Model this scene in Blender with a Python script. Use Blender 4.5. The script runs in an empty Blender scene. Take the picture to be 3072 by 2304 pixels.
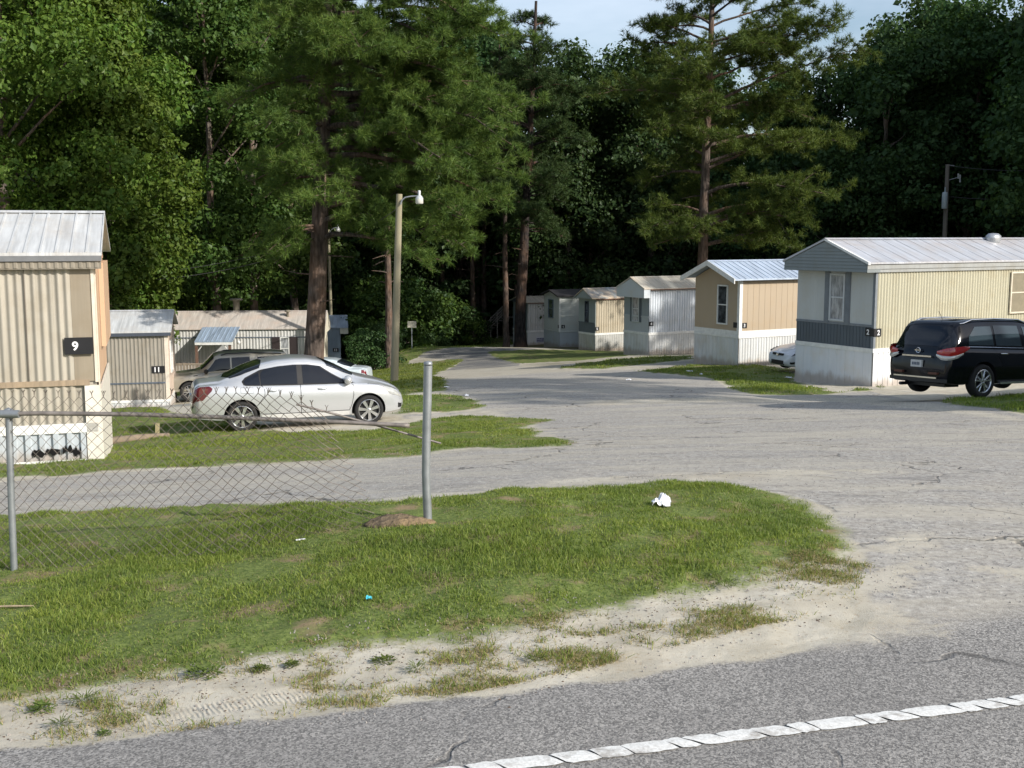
import bpy, bmesh, math, random
import numpy as np
from mathutils import Vector, Matrix
R_ = math.radians
scene = bpy.context.scene
COL = scene.collection
rng = np.random.default_rng(7)
# ---------------------------------------------------------------- camera
EYE = 2.2; F = 3426.0; PITCH = R_(7.43)
cd = bpy.data.cameras.new("camera"); cam = bpy.data.objects.new("camera", cd); COL.objects.link(cam)
cam.location = (0, 0, EYE); cam.rotation_euler = (R_(90) - PITCH, 0, 0)
cd.sensor_width = 36.0; cd.lens = F / 3072 * 36.0; cd.clip_start = 0.1; cd.clip_end = 3000
scene.camera = cam
# ---------------------------------------------------------------- sky and sun
SUN = Vector((1.5, -1.0, 0.98)).normalized()       # direction towards the sun
SUN_EL = math.asin(SUN.z); SUN_AZ = math.atan2(SUN.x, SUN.y)
w = bpy.data.worlds.new("World"); scene.world = w; w.use_nodes = True
nt = w.node_tree; nt.nodes.clear()
out = nt.nodes.new("ShaderNodeOutputWorld"); bg = nt.nodes.new("ShaderNodeBackground")
sky = nt.nodes.new("ShaderNodeTexSky"); sky.sky_type = 'NISHITA'; sky.sun_disc = False
sky.sun_elevation = SUN_EL; sky.sun_rotation = SUN_AZ
sky.air_density = 1.0; sky.dust_density = 1.6; sky.ozone_density = 1.0
tc = nt.nodes.new("ShaderNodeTexCoord"); mp = nt.nodes.new("ShaderNodeMapping")
mp.inputs["Scale"].default_value = (1.0, 1.0, 3.2)
nz = nt.nodes.new("ShaderNodeTexNoise"); nz.inputs["Scale"].default_value = 2.6; nz.inputs["Detail"].default_value = 6
nz.inputs["Roughness"].default_value = 0.55
cr = nt.nodes.new("ShaderNodeValToRGB"); cr.color_ramp.elements[0].position = 0.38; cr.color_ramp.elements[1].position = 0.75
mx = nt.nodes.new("ShaderNodeMixRGB"); mx.inputs[2].default_value = (6.0, 6.7, 7.7, 1)
ml = nt.nodes.new("ShaderNodeMath"); ml.operation = 'MULTIPLY'; ml.inputs[1].default_value = 0.78
nt.links.new(tc.outputs["Generated"], mp.inputs[0]); nt.links.new(mp.outputs[0], nz.inputs["Vector"])
nt.links.new(nz.outputs["Fac"], cr.inputs[0]); nt.links.new(cr.outputs[0], ml.inputs[0]); nt.links.new(ml.outputs[0], mx.inputs[0])
nt.links.new(sky.outputs[0], mx.inputs[1]); nt.links.new(mx.outputs[0], bg.inputs[0]); nt.links.new(bg.outputs[0], out.inputs[0])
bg.inputs[1].default_value = 0.13
sd = bpy.data.lights.new("sun", 'SUN'); sd.energy = 4.6; sd.angle = R_(0.55); sd.color = (1.0, 0.945, 0.87)
so = bpy.data.objects.new("sun", sd); COL.objects.link(so); so.location = (30, -20, 30)
so.rotation_euler = SUN.to_track_quat('Z', 'Y').to_euler()
scene.view_settings.view_transform = 'Standard'; scene.view_settings.look = 'None'
scene.view_settings.exposure = 0.30; scene.view_settings.gamma = 1.0
scene.cycles.max_bounces = 6; scene.cycles.diffuse_bounces = 3; scene.cycles.glossy_bounces = 3
scene.cycles.transparent_max_bounces = 8; scene.cycles.transmission_bounces = 4

# ---------------------------------------------------------------- picture -> place helpers
CP, SP = math.cos(PITCH), math.sin(PITCH)
def ray(u, v):
    x = (u - 1536) / F; y = -(v - 1152) / F
    return np.array([x, CP + y * SP, -SP + y * CP])
def at(u, v, Y):
    d = ray(u, v); t = Y / d[1]
    return np.array([d[0] * t, Y, EYE + d[2] * t])
def atz(u, v, z):
    d = ray(u, v); t = (z - EYE) / d[2]
    return np.array([d[0] * t, d[1] * t, z])
# ---------------------------------------------------------------- terrain
ctl = []
for u, v, Y in [(42,1722,8.45),(1280,1560,8.75),(2300,1545,8.9),(292,1385,18.5),(724,1294,24.0),(1110,1272,24.7),
                (2614,1160,34),(2935,1198,25.7),(2767,1204,27.2),(2214,1099,45),(1945,1063,59),(1785,1054,73),(1678,1041,77),
                (1582,1036,91),(1236,1045,75),(1183,1145,38),(509,1225,46),(580,1203,49),(970,1128,70),(1023,1100,82),
                (1562,1042,80),(1950,1170,31),(1300,1030,100),(320,1345,22.5),(2387,1143,37),(2082,1090,47.7),(1870,1066,61.5),
                (1736,1046,75.5),(1535,1032,94),(2340,1110,42),(0,1400,17.6),(1525,1005,104)]:
    ctl.append(at(u, v, Y))
for u, v, z in [(0,2304,0),(1536,2304,0),(3072,2304,0),(0,2240,-.02),(1500,2085,0),(2700,1830,0),(0,1950,-.2),(600,1900,-.12),
                (1200,1880,-.03),(300,1800,-.25),(2400,1700,0.02),(3072,1600,0.0)]:
    ctl.append(atz(u, v, z))
for p in [(-30,4,-.1),(30,4,0),(-8,2,0),(8,2,0),(-30,-10,0),(30,-10,0),(0,-10,0),(-60,100,-9.5),(0,130,-8),(60,100,-6.5),(60,45,-2.6),
          (-60,40,-5),(-40,15,-1.6),(40,15,-.7),(0,200,-8),(-100,200,-9),(100,200,-7),(-150,0,-1),(150,0,-.5),(20,20,-1.0),(22,30,-1.7),(25,60,-4.2),
          (-20,70,-7)]:
    ctl.append(np.array(p, float))
ctl = np.array(ctl)
def _phi(r):
    return np.sqrt(r * r + 4.0)
_C = ctl[:, :2]; _n = len(_C)
_A = np.zeros((_n + 3, _n + 3)); _A[:_n, :_n] = _phi(np.linalg.norm(_C[:, None] - _C[None], axis=2)) - np.eye(_n) * 0.15
_A[:_n, _n] = 1; _A[:_n, _n + 1:] = _C; _A[_n, :_n] = 1; _A[_n + 1:, :_n] = _C.T
_W = np.linalg.solve(_A, np.concatenate([ctl[:, 2], np.zeros(3)]))
def H(X, Y):
    X = np.asarray(X, float); Y = np.asarray(Y, float); sh = X.shape; x = X.ravel(); y = Y.ravel()
    o = _W[_n] + _W[_n + 1] * x + _W[_n + 2] * y
    for i in range(_n):
        o += _W[i] * _phi(np.hypot(x - _C[i, 0], y - _C[i, 1]))
    return o.reshape(sh)
def gz(x, y): return float(H(np.array([x]), np.array([y]))[0])
def gnd(u, v):
    d = ray(u, v); lo = 1.0; p = None; t = 1.0
    ts = np.geomspace(2.0, 260.0, 900); X = d[0] * ts; Y = d[1] * ts; Z = EYE + d[2] * ts
    h = Z - H(X, Y); i = np.argmax(h < 0)
    if h[i] >= 0: i = len(ts) - 1
    a = ts[max(i - 1, 0)]; b = ts[i]
    for _ in range(18):
        m = (a + b) / 2
        if EYE + d[2] * m - gz(d[0] * m, d[1] * m) < 0: b = m
        else: a = m
    return np.array([d[0] * b, d[1] * b, gz(d[0] * b, d[1] * b)])
def place(u, Y):
    X = (u - 1536) / F * Y
    X = (u - 1536) / F * (Y * CP + 4 * SP)
    return (X, Y, gz(X, Y))
# ---------------------------------------------------------------- noise
def _hash(ix, iy, s):
    n = (ix.astype(np.int64) * 374761393 + iy.astype(np.int64) * 668265263 + s * 1442695041) & 0xFFFFFFFF
    n = ((n ^ (n >> 13)) * 1274126177) & 0xFFFFFFFF
    return ((n ^ (n >> 16)) & 0xFFFF) / 65535.0
def vnoise(x, y, s=0):
    ix = np.floor(x); iy = np.floor(y); fx = x - ix; fy = y - iy; fx = fx * fx * (3 - 2 * fx); fy = fy * fy * (3 - 2 * fy)
    a = _hash(ix, iy, s); b = _hash(ix + 1, iy, s); c = _hash(ix, iy + 1, s); d = _hash(ix + 1, iy + 1, s)
    return (a + (b - a) * fx) * (1 - fy) + (c + (d - c) * fx) * fy
def fbm(x, y, s=0, o=4):
    r = 0; a = .5; t = 0
    for i in range(o):
        r = r + a * vnoise(x * 2 ** i, y * 2 ** i, s + i); t += a; a *= .5
    return r / t - .5
# ---------------------------------------------------------------- materials
def srgb(r, g, b):
    return tuple(((c / 255) / 12.92 if c / 255 < .04045 else ((c / 255 + .055) / 1.055) ** 2.4) for c in (r, g, b)) + (1,)
class NT:
    def __init__(s, name):
        s.m = bpy.data.materials.new(name); s.m.use_nodes = True; s.t = s.m.node_tree; s.t.nodes.clear()
        s.out = s.n("OutputMaterial")
    def n(s, k, **kw):
        o = s.t.nodes.new("ShaderNode" + k)
        for a, b in kw.items(): setattr(o, a, b)
        return o
    def l(s, a, b): s.t.links.new(a, b)
    def val(s, sock, v):
        if hasattr(v, "links"): s.l(v, sock)
        else: sock.default_value = v
    def coord(s, scale=(1, 1, 1), kind="Object"):
        c = s.n("TexCoord"); m = s.n("Mapping"); m.inputs["Scale"].default_value = scale; s.l(c.outputs[kind], m.inputs[0]); return m.outputs[0]
    def pos(s, scale=(1, 1, 1)):
        c = s.n("NewGeometry"); m = s.n("Mapping"); m.inputs["Scale"].default_value = scale; s.l(c.outputs["Position"], m.inputs[0]); return m.outputs[0]
    def noise(s, vec, scale, detail=3, rough=.55):
        o = s.n("TexNoise"); o.inputs["Scale"].default_value = scale; o.inputs["Detail"].default_value = detail
        o.inputs["Roughness"].default_value = rough; s.l(vec, o.inputs["Vector"]); return o.outputs["Fac"]
    def ramp(s, f, a, b, ca=(0, 0, 0, 1), cb=(1, 1, 1, 1)):
        o = s.n("ValToRGB"); o.color_ramp.elements[0].position = a; o.color_ramp.elements[1].position = b
        o.color_ramp.elements[0].color = ca; o.color_ramp.elements[1].color = cb; s.l(f, o.inputs[0]); return o.outputs[0]
    def mix(s, f, a, b, kind='MIX'):
        o = s.n("MixRGB", blend_type=kind); s.val(o.inputs[0], f); s.val(o.inputs[1], a); s.val(o.inputs[2], b); return o.outputs[0]
    def math(s, op, a, b=0.0, c=None):
        o = s.n("Math", operation=op); s.val(o.inputs[0], a); s.val(o.inputs[1], b)
        if c is not None: s.val(o.inputs[2], c)
        return o.outputs[0]
    def smooth(s, x, lo, hi):
        o = s.n("MapRange", interpolation_type='SMOOTHSTEP'); s.val(o.inputs[0], x); o.inputs[1].default_value = lo; o.inputs[2].default_value = hi
        return o.outputs[0]
    def attr(s, n):
        o = s.n("Attribute", attribute_name=n); return o.outputs["Fac"]
    def bump(s, h, strength=.5, dist=.01):
        o = s.n("Bump"); o.inputs["Strength"].default_value = strength; o.inputs["Distance"].default_value = dist; s.l(h, o.inputs["Height"]); return o.outputs[0]
    def bsdf(s, color, rough=.6, metal=0, spec=.4, coat=0, normal=None, coat_rough=.05):
        o = s.n("BsdfPrincipled"); s.val(o.inputs["Base Color"], color); s.val(o.inputs["Roughness"], rough); s.val(o.inputs["Metallic"], metal)
        o.inputs["Specular IOR Level"].default_value = spec; o.inputs["Coat Weight"].default_value = coat; o.inputs["Coat Roughness"].default_value = coat_rough
        if normal is not None: s.l(normal, o.inputs["Normal"])
        s.l(o.outputs[0], s.out.inputs[0]); return o
_mats = {}
def memo(f):
    def g(*a):
        k = (f.__name__,) + a
        if k not in _mats: _mats[k] = f(*a)
        return _mats[k]
    return g
@memo
def m_plain(name, c, rough=.6, metal=0.0, spec=.4, coat=0.0, var=.12, nscale=6.0):
    t = NT(name); n = t.noise(t.coord(), nscale, 4)
    col = t.mix(t.ramp(n, .3, .75), tuple(x * (1 - var) for x in c[:3]) + (1,), tuple(min(1, x * (1 + var)) for x in c[:3]) + (1,))
    t.bsdf(col, rough, metal, spec, coat); return t.m
@memo
def m_siding(name, c, dirt=.35, rough=.5, streak=9.0):
    "painted sheet metal with faded streaks running down and grime near the bottom"
    t = NT(name); s = t.noise(t.coord((streak, streak, .35)), 1.0, 5, .6); b = t.noise(t.coord(), 1.6, 5, .6)
    dk = tuple(x * (1 - dirt) for x in c[:3]) + (1,)
    col = t.mix(t.ramp(s, .35, .75), c, tuple(x * (1 - dirt * .7) for x in c[:3]) + (1,)); f2 = t.noise(t.coord((30, 30, .8)), 1.0, 4, .6); col = t.mix(t.math('MULTIPLY', t.ramp(f2, .60, .72), dirt), col, (.16, .12, .08, 1))
    col = t.mix(t.math('MULTIPLY', t.ramp(b, .5, .8), .8), col, (dk[0] * 1.05, dk[1] * .97, dk[2] * .85, 1))
    if 'skirting' in name:
        sx = t.n('SeparateXYZ'); t.l(t.coord(), sx.inputs[0]); ms = t.math('ADD', sx.outputs[2], t.math('MULTIPLY', t.noise(t.coord((3, 3, 1)), 1.0, 5, .7), -.55)); col = t.mix(t.math('MULTIPLY', t.smooth(ms, .04, -.24), .6), col, (.27, .19, .12, 1))
    t.bsdf(col, rough, 0, .4, 0, t.bump(b, .15, .02)); return t.m
@memo
def m_roofmetal(name, c, rust=(.28, .16, .09, 1), amount=.4, metal=.0, streak=3.0, rough=.45):
    t = NT(name); s = t.noise(t.coord((streak * 2.2, .5, 1)), 1.0, 6, .65); b = t.noise(t.coord((1, 1, 1)), 1.1, 6, .65); f = t.noise(t.coord(), 14, 4, .6)
    col = t.mix(t.ramp(s, .35, .7), c, tuple(x * .62 for x in c[:3]) + (1,)); f3 = t.noise(t.coord((streak * 6, .6, 1)), 1.0, 4, .6); col = t.mix(t.math('MULTIPLY', t.ramp(f3, .52, .7), .45), col, tuple(x * .5 for x in c[:3]) + (1,))
    k = t.math('MULTIPLY', t.ramp(b, .62 - amount * .3, .86 - amount * .3), amount * 1.3)
    col = t.mix(k, col, t.mix(f, rust, tuple(x * 1.7 for x in rust[:3]) + (1,)))
    t.bsdf(col, rough, metal, .5, 0, t.bump(s, .12, .02)); return t.m
@memo
def m_wood(name, c, sc=1.0):
    t = NT(name); n = t.noise(t.coord((14 * sc, 14 * sc, 1.2 * sc)), 1.0, 5, .65); b = t.noise(t.coord(), 2.2, 3)
    col = t.mix(t.ramp(n, .3, .75), tuple(x * .55 for x in c[:3]) + (1,), c); col = t.mix(t.math('MULTIPLY', b, .35), col, (.3, .29, .26, 1))
    t.bsdf(col, .85, 0, .2, 0, t.bump(n, .5, .01)); return t.m
@memo
def m_bark(name, c):
    t = NT(name); v = t.n("TexVoronoi"); v.inputs["Scale"].default_value = 1.0; t.l(t.coord((9, 9, 2.4)), v.inputs["Vector"])
    n = t.noise(t.coord((6, 6, 3)), 1.5, 6, .7)
    h = t.math('ADD', t.math('MULTIPLY', v.outputs["Distance"], .7), t.math('MULTIPLY', n, .6))
    col = t.mix(t.ramp(h, .3, .95), tuple(x * 1.25 for x in c[:3]) + (1,), tuple(x * .28 for x in c[:3]) + (1,))
    col = t.mix(t.ramp(t.noise(t.coord(), .7, 3), .45, .7), col, t.mix(.5, col, (.22, .12, .07, 1)))
    t.bsdf(col, .9, 0, .2, 0, t.bump(h, .9, -.05)); return t.m
@memo
def m_leaf(name, c1, c2, trans=.35, tip=None, vary=.35):
    "leaf: random tone per leaf, large light and dark patches, light passing through"
    t = NT(name); g = t.n("NewGeometry"); o = t.n("ObjectInfo")
    col = t.mix(g.outputs["Random Per Island"], c1, c2)
    big = t.math('ADD', t.math('MULTIPLY', t.noise(t.pos(), .35, 3), .55), t.math('MULTIPLY', t.noise(t.pos(), 1.6, 3), .45))
    col = t.mix(t.ramp(big, .35, .7), t.mix(1.0, col, (1 - vary, 1 - vary * .8, 1 - vary * .6, 1), 'MULTIPLY'), col)
    hv = t.n("HueSaturation"); t.l(col, hv.inputs["Color"]); t.l(t.math('MULTIPLY_ADD', o.outputs["Random"], .022, .478), hv.inputs["Hue"])
    t.l(t.math('MULTIPLY_ADD', o.outputs["Random"], .35, .82), hv.inputs["Value"])
    d = t.n("BsdfDiffuse"); tr = t.n("BsdfTranslucent"); gl = t.n("BsdfGlossy"); gl.inputs["Roughness"].default_value = .45
    t.l(hv.outputs[0], d.inputs[0]); t.l(t.mix(1.0, hv.outputs[0], (1.3, 1.25, .6, 1), 'MULTIPLY'), tr.inputs[0]); gl.inputs[0].default_value = (.5, .55, .5, 1)
    a = t.n("MixShader"); a.inputs[0].default_value = trans; t.l(d.outputs[0], a.inputs[1]); t.l(tr.outputs[0], a.inputs[2])
    b = t.n("MixShader"); b.inputs[0].default_value = .02; t.l(a.outputs[0], b.inputs[1]); t.l(gl.outputs[0], b.inputs[2]); t.l(b.outputs[0], t.out.inputs[0])
    return t.m
# ---------------------------------------------------------------- mesh builder
class MB:
    def __init__(s): s.v = []; s.f = {3: [], 4: []}; s.mi = {3: [], 4: []}; s.n = 0; s.ng = []
    def add(s, V, Fc, mi=0):
        V = np.asarray(V, float).reshape(-1, 3)
        if len(Fc):
            if isinstance(Fc, np.ndarray): 
                s.f[Fc.shape[1]].append(Fc + s.n); s.mi[Fc.shape[1]].append(np.full(len(Fc), mi))
            else:
                for k in (3, 4):
                    q = [f for f in Fc if len(f) == k]
                    if q: s.f[k].append(np.array(q) + s.n); s.mi[k].append(np.full(len(q), mi))
                for f in Fc:
                    if len(f) > 4: s.ng.append(([i + s.n for i in f], mi))
        s.v.append(V); s.n += len(V); return s
    def box(s, x0, x1, y0, y1, z0, z1, mi=0, M=None):
        V = np.array([(x, y, z) for z in (z0, z1) for y in (y0, y1) for x in (x0, x1)], float)
        if M is not None: V = V @ np.array(M.to_3x3()).T + np.array(M.translation)
        return s.add(V, np.array([(0, 2, 3, 1), (4, 5, 7, 6), (0, 1, 5, 4), (2, 6, 7, 3), (0, 4, 6, 2), (1, 3, 7, 5)]), mi)
    def grid(s, P, mi=0, wrap=False):
        P = np.asarray(P, float); a, b = P.shape[:2]; I = np.arange(a * b).reshape(a, b)
        if wrap: I = np.concatenate([I, I[:, :1]], 1)
        return s.add(P.reshape(-1, 3), np.stack([I[:-1, :-1], I[:-1, 1:], I[1:, 1:], I[1:, :-1]], -1).reshape(-1, 4), mi)
    def tube(s, path, rad, n=8, mi=0, caps=True):
        P = np.asarray(path, float); m = len(P); rad = np.broadcast_to(np.asarray(rad, float), (m,))
        T = np.gradient(P, axis=0); T /= np.linalg.norm(T, axis=1)[:, None] + 1e-9
        up = np.array([0, 0, 1.]) if abs(T[0, 2]) < .9 else np.array([1., 0, 0])
        rings = []; N = np.cross(T[0], up); N /= np.linalg.norm(N)
        a = np.arange(n) * 2 * np.pi / n
        for i in range(m):
            N = N - T[i] * N.dot(T[i]); N /= np.linalg.norm(N) + 1e-9; B = np.cross(T[i], N)
            rings.append(P[i] + rad[i] * (np.cos(a)[:, None] * N + np.sin(a)[:, None] * B))
        s.grid(np.array(rings), mi, True)
        if caps:
            for r, fl in ((rings[0], 1), (rings[-1], 0)):
                s.add(r, [tuple(range(n))[::-1] if fl else tuple(range(n))], mi)
        return s
    def lathe(s, prof, n=16, M=None, mi=0):
        a = np.arange(n) * 2 * np.pi / n; pr = np.asarray(prof, float)
        P = np.stack([pr[:, 0][:, None] * np.cos(a), pr[:, 0][:, None] * np.sin(a), np.repeat(pr[:, 1][:, None], n, 1)], -1)
        if M is not None: P = (P.reshape(-1, 3) @ np.array(M.to_3x3()).T + np.array(M.translation)).reshape(P.shape)
        return s.grid(P, mi, True)
    def xf(s, M):
        A = np.array(M.to_3x3()).T; T = np.array(M.translation); s.v = [v @ A + T for v in s.v]; return s
    def mesh(s, name, mats, smooth=False, attrs=None):
        V = np.concatenate(s.v); me = bpy.data.meshes.new(name); t = s.f[3]; q = s.f[4]
        loops = []; starts = []; mi = []; c = 0
        for k in (3, 4):
            if s.f[k]:
                A = np.concatenate(s.f[k]); loops.append(A.ravel()); starts.append(c + np.arange(len(A)) * k); c += A.size; mi.append(np.concatenate(s.mi[k]))
        for f, m_ in s.ng:
            loops.append(np.array(f)); starts.append(np.array([c])); c += len(f); mi.append(np.array([m_]))
        loops = np.concatenate(loops).astype(np.int32); starts = np.concatenate(starts).astype(np.int32); mi = np.concatenate(mi).astype(np.int32)
        me.vertices.add(len(V)); me.vertices.foreach_set("co", V.astype(np.float32).ravel())
        me.loops.add(len(loops)); me.loops.foreach_set("vertex_index", loops)
        me.polygons.add(len(starts)); me.polygons.foreach_set("loop_start", starts)
        me.polygons.foreach_set("material_index", mi)
        me.polygons.foreach_set("use_smooth", np.full(len(starts), smooth))
        for m_ in (mats if isinstance(mats, (list, tuple)) else [mats]): me.materials.append(m_)
        if attrs:
            for k, a in attrs.items():
                at_ = me.attributes.new(k, 'FLOAT', 'POINT'); at_.data.foreach_set("value", np.asarray(a, np.float32))
        me.update(calc_edges=True); return me
    def obj(s, name, mats, parent=None, smooth=False, attrs=None):
        o = bpy.data.objects.new(name, s.mesh(name, mats, smooth, attrs)); COL.objects.link(o)
        if parent is not None: o.parent = parent
        return o
def tag(o, label=None, cat=None, group=None, kind=None):
    for k, v in (("label", label), ("category", cat), ("group", group), ("kind", kind)):
        if v: o[k] = v
    return o
def thing(name, label, cat, loc=(0, 0, 0), rz=0, group=None):
    o = bpy.data.objects.new(name, None); COL.objects.link(o); o.location = loc; o.rotation_euler = (0, 0, rz); o.empty_display_size = .3
    return tag(o, label, cat, group)
def dup(root, loc, rz=0, sc=1.0, label=None, group=None):
    r = root.copy(); COL.objects.link(r); r.location = loc; r.rotation_euler = (0, 0, rz); r.scale = (sc, sc, sc) if np.isscalar(sc) else sc
    if label: r["label"] = label
    if group: r["group"] = group
    for ch in list(root.children):
        c = ch.copy(); COL.objects.link(c); c.parent = r
        for g in ch.children:
            d = g.copy(); COL.objects.link(d); d.parent = c
    return r
_fc = {}
def text_mesh(s):
    "flat filled outline of a character string, about 1 unit tall, centred"
    if s in _fc: return _fc[s]
    c = bpy.data.curves.new("t", 'FONT'); c.body = s; c.size = 1.4; c.align_x = 'CENTER'; c.align_y = 'CENTER'; c.extrude = .01; c.offset = .035
    o = bpy.data.objects.new("t", c); COL.objects.link(o); dg = bpy.context.evaluated_depsgraph_get(); dg.update()
    me = bpy.data.meshes.new_from_object(o.evaluated_get(dg)); bpy.data.objects.remove(o)
    V = np.zeros(len(me.vertices) * 3); me.vertices.foreach_get("co", V); V = V.reshape(-1, 3)
    V[:, :2] -= (V[:, :2].max(0) + V[:, :2].min(0)) / 2
    Fs = [tuple(p.vertices) for p in me.polygons]; _fc[s] = (V, Fs); return _fc[s]
# ================================================================ GROUND
K = 3072 / 2212.0
def poly(pts):
    return np.array([gnd(x * K, y * K)[:2] for x, y in pts])
def sdist(P, X, Y):
    "signed distance, positive inside"
    d = np.full(X.shape, 1e9); ins = np.zeros(X.shape, bool); n = len(P)
    for i in range(n):
        x0, y0 = P[i]; x1, y1 = P[(i + 1) % n]; dx, dy = x1 - x0, y1 - y0
        t = np.clip(((X - x0) * dx + (Y - y0) * dy) / (dx * dx + dy * dy + 1e-12), 0, 1)
        d = np.minimum(d, np.hypot(X - x0 - t * dx, Y - y0 - t * dy))
        c = (y0 > Y) != (y1 > Y)
        with np.errstate(divide='ignore', invalid='ignore'):
            ins ^= c & (X < (x1 - x0) * (Y - y0) / (y1 - y0 + 1e-15) + x0)
    return np.where(ins, d, -d)
edge = [(-60,1636),(0,1622),(290,1594),(500,1562),(725,1537),(1106,1499),(1296,1472),(1506,1442),(1731,1407),(1856,1377)]
road_p = poly(edge + [(2021,1349),(2260,1300),(2400,1275),(2400,1700),(-60,1700)])
_d = road_p[1] - road_p[2]; _d /= np.linalg.norm(_d); _d = _d * .8 + np.array([-.2, 0]); _e = road_p[1] + _d * 45
road_p = np.concatenate([road_p[1:-2], [[60, 16], [60, -30], [-60, -30], _e]])
island = [(-900,1150),(0,1113),(300,1100),(600,1092),(820,1085),(1000,1070),(1200,1052),(1345,1048),(1440,1040),(1560,1048),(1680,1075),
          (1760,1105),(1800,1145),(1803,1172),(1770,1200),(1690,1225),(1600,1250),(1540,1275),(1400,1292),(1300,1330),(1150,1352),(1000,1376),
          (850,1384),(700,1400),(560,1420),(420,1445),(300,1470),(150,1490),(0,1512),(-150,1527),(-700,1570)]
lawn = [(-900,1090),(0,1035),(230,1016),(500,1003),(700,993),(870,988),(1000,970),(1150,966),(1222,962),(1205,948),(1150,925),(1168,907),(1100,905),(1040,900),(940,903),
        (880,917),(790,930),(620,935),(500,905),(380,890),(230,880),(0,870),(-700,840)]
lawn2 = [(868,854),(960,851),(1030,865),(1038,884),(960,890),(868,893),(760,850),(420,850),(300,870),(300,820),(700,815)]
lawn3 = [(800,800),(830,790),(900,785),(1000,775),(960,800),(935,812),(965,826),(955,846),(860,852),(760,850),(700,830)]
far1 = [(800,790),(860,765),(885,748),(890,736),(980,728),(1100,728),(1110,742),(1040,750),(930,757),(905,770),(880,785)]
rg1 = [(1370,802),(1480,790),(1520,788),(1660,790),(1715,800),(1720,830),(1800,845),(1880,841),(1840,848),(1700,854),(1620,853),(1580,842),(1545,818),(1460,810)]
rg2 = [(1195,797),(1250,785),(1350,774),(1500,768),(1500,776),(1400,786),(1300,797)]
rg3 = [(1050,760),(1170,755),(1300,757),(1500,762),(1350,770),(1240,780),(1130,785),(1080,775)]
rg4 = [(2005,868),(2100,864),(2212,850),(2700,838),(2700,905),(2300,897),(2212,893),(2150,881),(2060,876)]
drive = [(1830,1395),(1890,1330),(1850,1250),(1860,1200),(1830,1150),(1790,1100),(1700,1068),(1560,1046),(1440,1038),(1345,1048),(1200,1052),(1000,1072),
         (820,1087),(600,1094),(300,1103),(0,1116),(-900,1154),(-900,1098),(0,1042),(230,1022),(500,1008),(700,996),(870,990),(1000,973),(1222,964),(1150,925),(1168,905),
         (1040,898),(870,905),(870,896),(1040,888),(1035,862),(960,850),(965,826),(935,812),(1000,778),(905,772),(905,755),(1160,752),(1130,775),(1120,790),
         (1190,798),(1300,797),(1400,788),(1500,778),(1500,788),(1370,802),(1460,812),(1545,820),(1580,844),(1700,856),(1880,845),(2000,866),(2150,884),(2212,897),(2300,905),(3400,960),(3400,1275),(2400,1290),(2150,1330)]
P_island, P_lawn, P_lawn2, P_lawn3, P_far1, P_rg1, P_rg2, P_rg3, P_rg4, P_drive = [poly(p) for p in (island, lawn, lawn2, lawn3, far1, rg1, rg2, rg3, rg4, drive)]
P_newasph = poly([(905,770),(905,752),(1000,752),(1160,750),(1140,775),(1100,800),(960,800)])
sandp = [poly(p) for p in ([(1840,1385),(2010,1350),(2012,1335),(1930,1318),(1860,1300),(1930,1275),(1990,1215),(1950,1215),(1830,1265),(1790,1230),(1780,1260),(1700,1320)],
                           [(1960,1238),(2212,1240),(2300,1232),(2200,1228),(2000,1230)], [(1760,1190),(1990,1160),(2000,1172),(1830,1215)],
                           [(1450,1030),(1600,1018),(1900,1010),(1900,1018),(1650,1030),(1500,1040)], [(700,985),(1000,970),(1000,976),(800,1000),(600,1012),(560,1005)],
                           [(800,1085),(1000,1072),(1300,1046),(1380,1040),(1330,1030),(1000,1062),(700,1088)],
                           [(1100,905),(1180,925),(1215,955),(1160,935),(1080,910)], [(1230,868),(1900,858),(2212,905),(2212,912),(1800,868),(1300,876)],
                           [(880,900),(1060,888),(1110,896),(1060,903),(880,912)], [(900,805),(1100,792),(1350,788),(1450,796),(1150,806),(950,822)])]
def rows():
    ys = [-30, -20, -12, -6, -3, -1, 0.5, 1.5, 2.3]; y = 2.9
    while y < 125:
        h = 2.2 + max(0, y - 9) * .09; y += min(max(1.7 * y * y / (1142 * h), .012), 1.2); ys.append(y)
    while y < 420: y *= 1.06; ys.append(y)
    return np.array(ys)
yr = rows(); ud = np.linspace(-.47, .47, 640); us = .47 + np.geomspace(.004, 3.0, 40)
uc = np.concatenate([-us[::-1], ud, us])
GX = uc[None, :] * np.maximum(yr + 6, 8.3)[:, None]; GY = np.repeat(yr[:, None], len(uc), 1)
def cover(X, Y):
    g = np.full(X.shape, -9.0)
    for P in (P_island, P_lawn, P_lawn2, P_lawn3, P_far1, P_rg1, P_rg2, P_rg3, P_rg4): g = np.maximum(g, sdist(P, X, Y))
    a_road = sdist(road_p, X, Y); a_drive = sdist(P_drive, X, Y)
    return g, a_road, a_drive
g_, ar_, ad_ = cover(GX, GY)
dust = np.full(GX.shape, -9.0)
for P in sandp: dust = np.maximum(dust, sdist(P, GX, GY))
na_ = sdist(P_newasph, GX, GY)
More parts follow.
